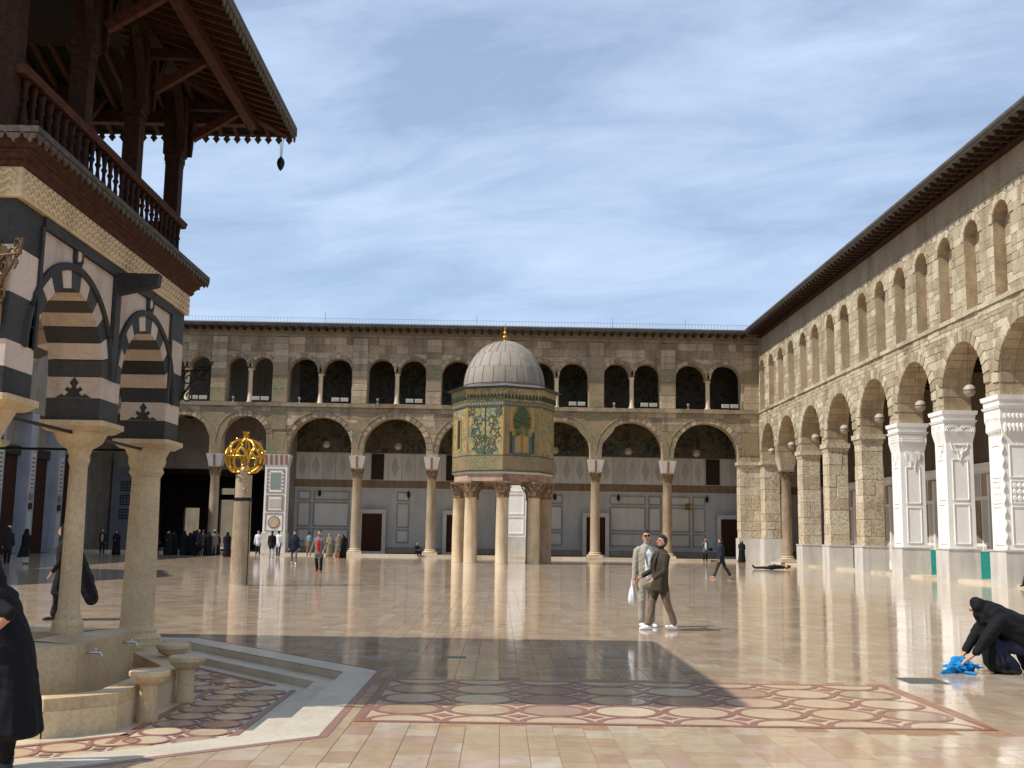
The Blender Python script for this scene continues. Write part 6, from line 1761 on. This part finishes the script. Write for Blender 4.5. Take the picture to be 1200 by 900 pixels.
# visitors near the gateway
G = 'visitors near the gateway'
human('man in black jacket and pale jeans seen from behind by the decorated pier', (-14.1, 68.7), .1, 1.74, top='black', bot='lightjeans', lL=(.05, .05), lR=(-.1, .1), shoe='shoe_black', group=G)
human('man in white shirt and dark trousers walking away by the decorated pier', (-14.85, 74.5), -.1, 1.76, top='white', bot='coal', jacket=False, lL=(.2, .15), lR=(-.15, .1), group=G)
human('man in white shirt beside the gilded globe column', (-17.2, 79.0), PI, 1.76, top='white', bot='coal', jacket=False, group=G)
human('man in navy jacket, grey trousers and white shoes walking towards the camera', (-10.8, 58.4), PI + .1, 1.76, top='navy', bot='grey', shoe='shoe_white', lL=(.25, .1), lR=(-.2, .2), group=G, vox=.022)
r4, P4, _ = human('man in open grey jacket over red shirt walking nearest the camera at left', (-7.55, 46.5), PI - .1, 1.76, top='grey', bot='black', under='red', shoe='shoe_brown', lL=(.1, .1), lR=(-.12, .2), aL=(.1, .3, .5), aR=(.0, .28, .3), group=G, vox=.02, bulk=1.05)
r5, _, _ = human('visitor in khaki with a light blue backpack near the decorated pier', (-13.6, 79.2), .3, 1.72, top='khaki', bot='khaki', group=G, vox=.03)
bp = thing('backpack', 'light blue backpack on the khaki visitor', 'backpack', None, (-13.55, 79.02, 1.02), .3)
MB().lathe([(.05, 0), (.14, .03), (.16, .2), (.14, .36), (.05, .44)], 10).build('sack', 'cloth_sky', bp, smooth=True)
for s in (-1, 1): MB().tube([(s * .08, .1, .4), (s * .11, .28, .36), (s * .11, .28, .1), (s * .08, .1, .05)], .018, 5).build('strap', 'cloth_coal', bp)
human('visitor in red jacket beside the khaki visitor', (-12.95, 79.4), .1, 1.68, top='red', bot='coal', group=G, vox=.03)
veiled('first woman in pale khaki coat near the arcade column', (-12.05, 78.6), 2.6, 1.64, 'khaki', .03, G)
veiled('second woman in pale khaki coat, right of the first', (-11.55, 79.6), 3.4, 1.62, 'khaki', .03, G)
veiled('woman in black cloak walking right of the khaki coats', (-10.4, 74.2), -2.2, 1.64, 'black', .028, G, .12)
human('child in orange trousers beside the woman in black cloak', (-10.75, 73.9), PI, 1.15, top='grey', bot='orange', group=G, vox=.026)
human('man in brown jacket at the front of the dark crowd', (-20.1, 75.2), .9, 1.74, top='brown', bot='coal', group=G, vox=.03)
human('man in grey suit and white cap at the front of the crowd', (-19.4, 75.4), .1, 1.72, top='grey', bot='grey', cap='shoe_white', group=G, vox=.03)
veiled('woman in black cloak and pale shoes just left of the globe column', (-17.75, 72.3), .4, 1.64, 'black', .03, G)
human('dark dressed man just right of the globe column', (-17.3, 76.3), 1.0, 1.72, top='coal', bot='black', group=G, vox=.03)
cr = random.Random(12)
protos = []
for i in range(26):
    x_ = -24.9 + (i % 9) * .66 + cr.uniform(-.3, .3); y_ = 75.0 + (i // 9) * 1.7 + cr.uniform(-.9, .9)
    if i % 4 == 3: human('figure in the dense black clad crowd before the gateway', (x_, y_), cr.uniform(0, 6.28), cr.uniform(1.66, 1.78), top=cr.choice(('black', 'coal', 'navy')), bot='black', group='black clad crowd at the gateway', vox=.036)
    else: veiled('figure in the dense black clad crowd before the gateway', (x_, y_), cr.uniform(0, 6.28), cr.uniform(1.48, 1.7), 'black', .036, 'black clad crowd at the gateway')
# people before the far corner
human('man in dark suit raising one arm before the far door', (15.1, 80.7), PI + .2, 1.74, top='tealgrey', bot='black', under='white', aR=(.8, .5, 1.5), vox=.03)
hb = thing('handbag', 'black handbag carried by the man raising his arm', 'bag', None, (15.5, 80.65, .75))
MB().lathe([(.06, 0), (.14, .04), (.15, .2), (.08, .27)], 8).build('sack', 'cloth_black', hb); MB().tube([(-.08, 0, .25), (0, 0, .48), (.08, 0, .25)], .012, 5).build('strap', 'cloth_black', hb)
veiled('woman in black cloak standing against the far corner pier', (17.75, 80.6), PI - .2, 1.64, 'black', .03)
human('barefoot man in black jacket and pink scarf striding left in front of the far door', (9.45, 46.9), PI / 2 - .3, 1.76, top='navy', bot='olive', shoe='skin', lL=(.38, .05), lR=(-.36, .15), aL=(-.1, .1, .4), aR=(.1, .1, .4), vox=.02, head=(0, -.1))
# man lying on the floor
ly = thing('person', 'man in black lying stretched out on the floor near the right arcade', 'person', None, (15.5, 62.3, 0), .0)
f = Fig()
f.chain([(-.2, 0, .12, .13, .17), (.15, 0, .15, .12, .19), (.42, 0, .15, .11, .2), (.6, 0, .13, .08, .1)], 'cloth_black', 16)
for s in (-1, 1):
    f.chain([(-.2, s * .09, .1, .09), (-.62, s * .11, .1, .07), (-1.05, s * .11, .09, .06)], 'cloth_coal', 12)
    f.chain([(-1.06, s * .11, .08, .042), (-1.14, s * .12, .17, .04), (-1.17, s * .12, .25, .03)], 'shoe_black', 8)
    f.chain([(.5, s * .2, .14, .06), (.62, s * .42, .1, .05), (.85, s * .25, .12, .04)], 'cloth_black', 10)
    f.chain([(.85, s * .25, .12, .035), (.92, s * .16, .13, .03)], 'skin', 8)
f.chain([(.62, 0, .13, .055), (.72, 0, .14, .06)], 'skin', 10)
f.chain([(.74, 0, .15, .08, .075), (.84, 0, .16, .09, .085), (.9, 0, .17, .07, .07)], 'skin', 14)
f.chain([(.80, 0, .18, .08, .08), (.9, 0, .19, .085, .08), (.96, 0, .17, .05, .05)], 'hair_black', 14, bias=.004)
f.chain([(.02, -.02, .26, .06, .05), (.1, -.02, .27, .05, .04)], 'cloth_blue', 8)
f.finish('body', ly, .022, .006)
# seated people
def seated(label, pos, rz, z, top, bot, vox=.028):
    root = thing('person', label, 'person', None, (pos[0], pos[1], z), rz); f = Fig()
    f.chain([(0, 0, .12, .17, .14), (0, .03, .3, .16, .12), (0, .1, .5, .18, .12), (0, .13, .62, .14, .1), (0, .14, .68, .07, .07)], 'cloth_' + top, 16, flatz=True, cap=.4)
    for s in (-1, 1):
        f.chain([(s * .1, .02, .1, .09), (s * .13, .4, .3, .075), (s * .12, .5, .02, .06)], 'cloth_' + bot, 12)
        f.chain([(s * .12, .47, -.02, .04), (s * .13, .64, -.04, .035)], 'shoe_black', 8)
        f.chain([(s * .19, .13, .6, .06), (s * .22, .25, .4, .052), (s * .1, .42, .38, .042)], 'cloth_' + top, 10)
        f.chain([(s * .1, .42, .38, .034), (s * .04, .48, .37, .03)], 'skin', 8)
    f.chain([(0, .15, .66, .05), (0, .17, .78, .055)], 'skin', 10)
    f.chain([(0, .2, .78, .055, .065), (0, .19, .84, .068, .08), (0, .18, .9, .06, .07)], 'skin', 14)
    f.chain([(0, .15, .83, .065, .06), (0, .165, .91, .072, .08)], 'hair_black', 14, bias=.005)
    f.finish('body', root, vox, .006)
seated('person sitting on the step of the far arcade left of the treasury', (-6.1, 81.2), PI + .6, .16, 'coal', 'black')
seated('person sitting by the nearest white pier at the right edge', (20.15, 41.3), PI / 2 + .3, .14, 'navy', 'coal', .022)
flush_figs()
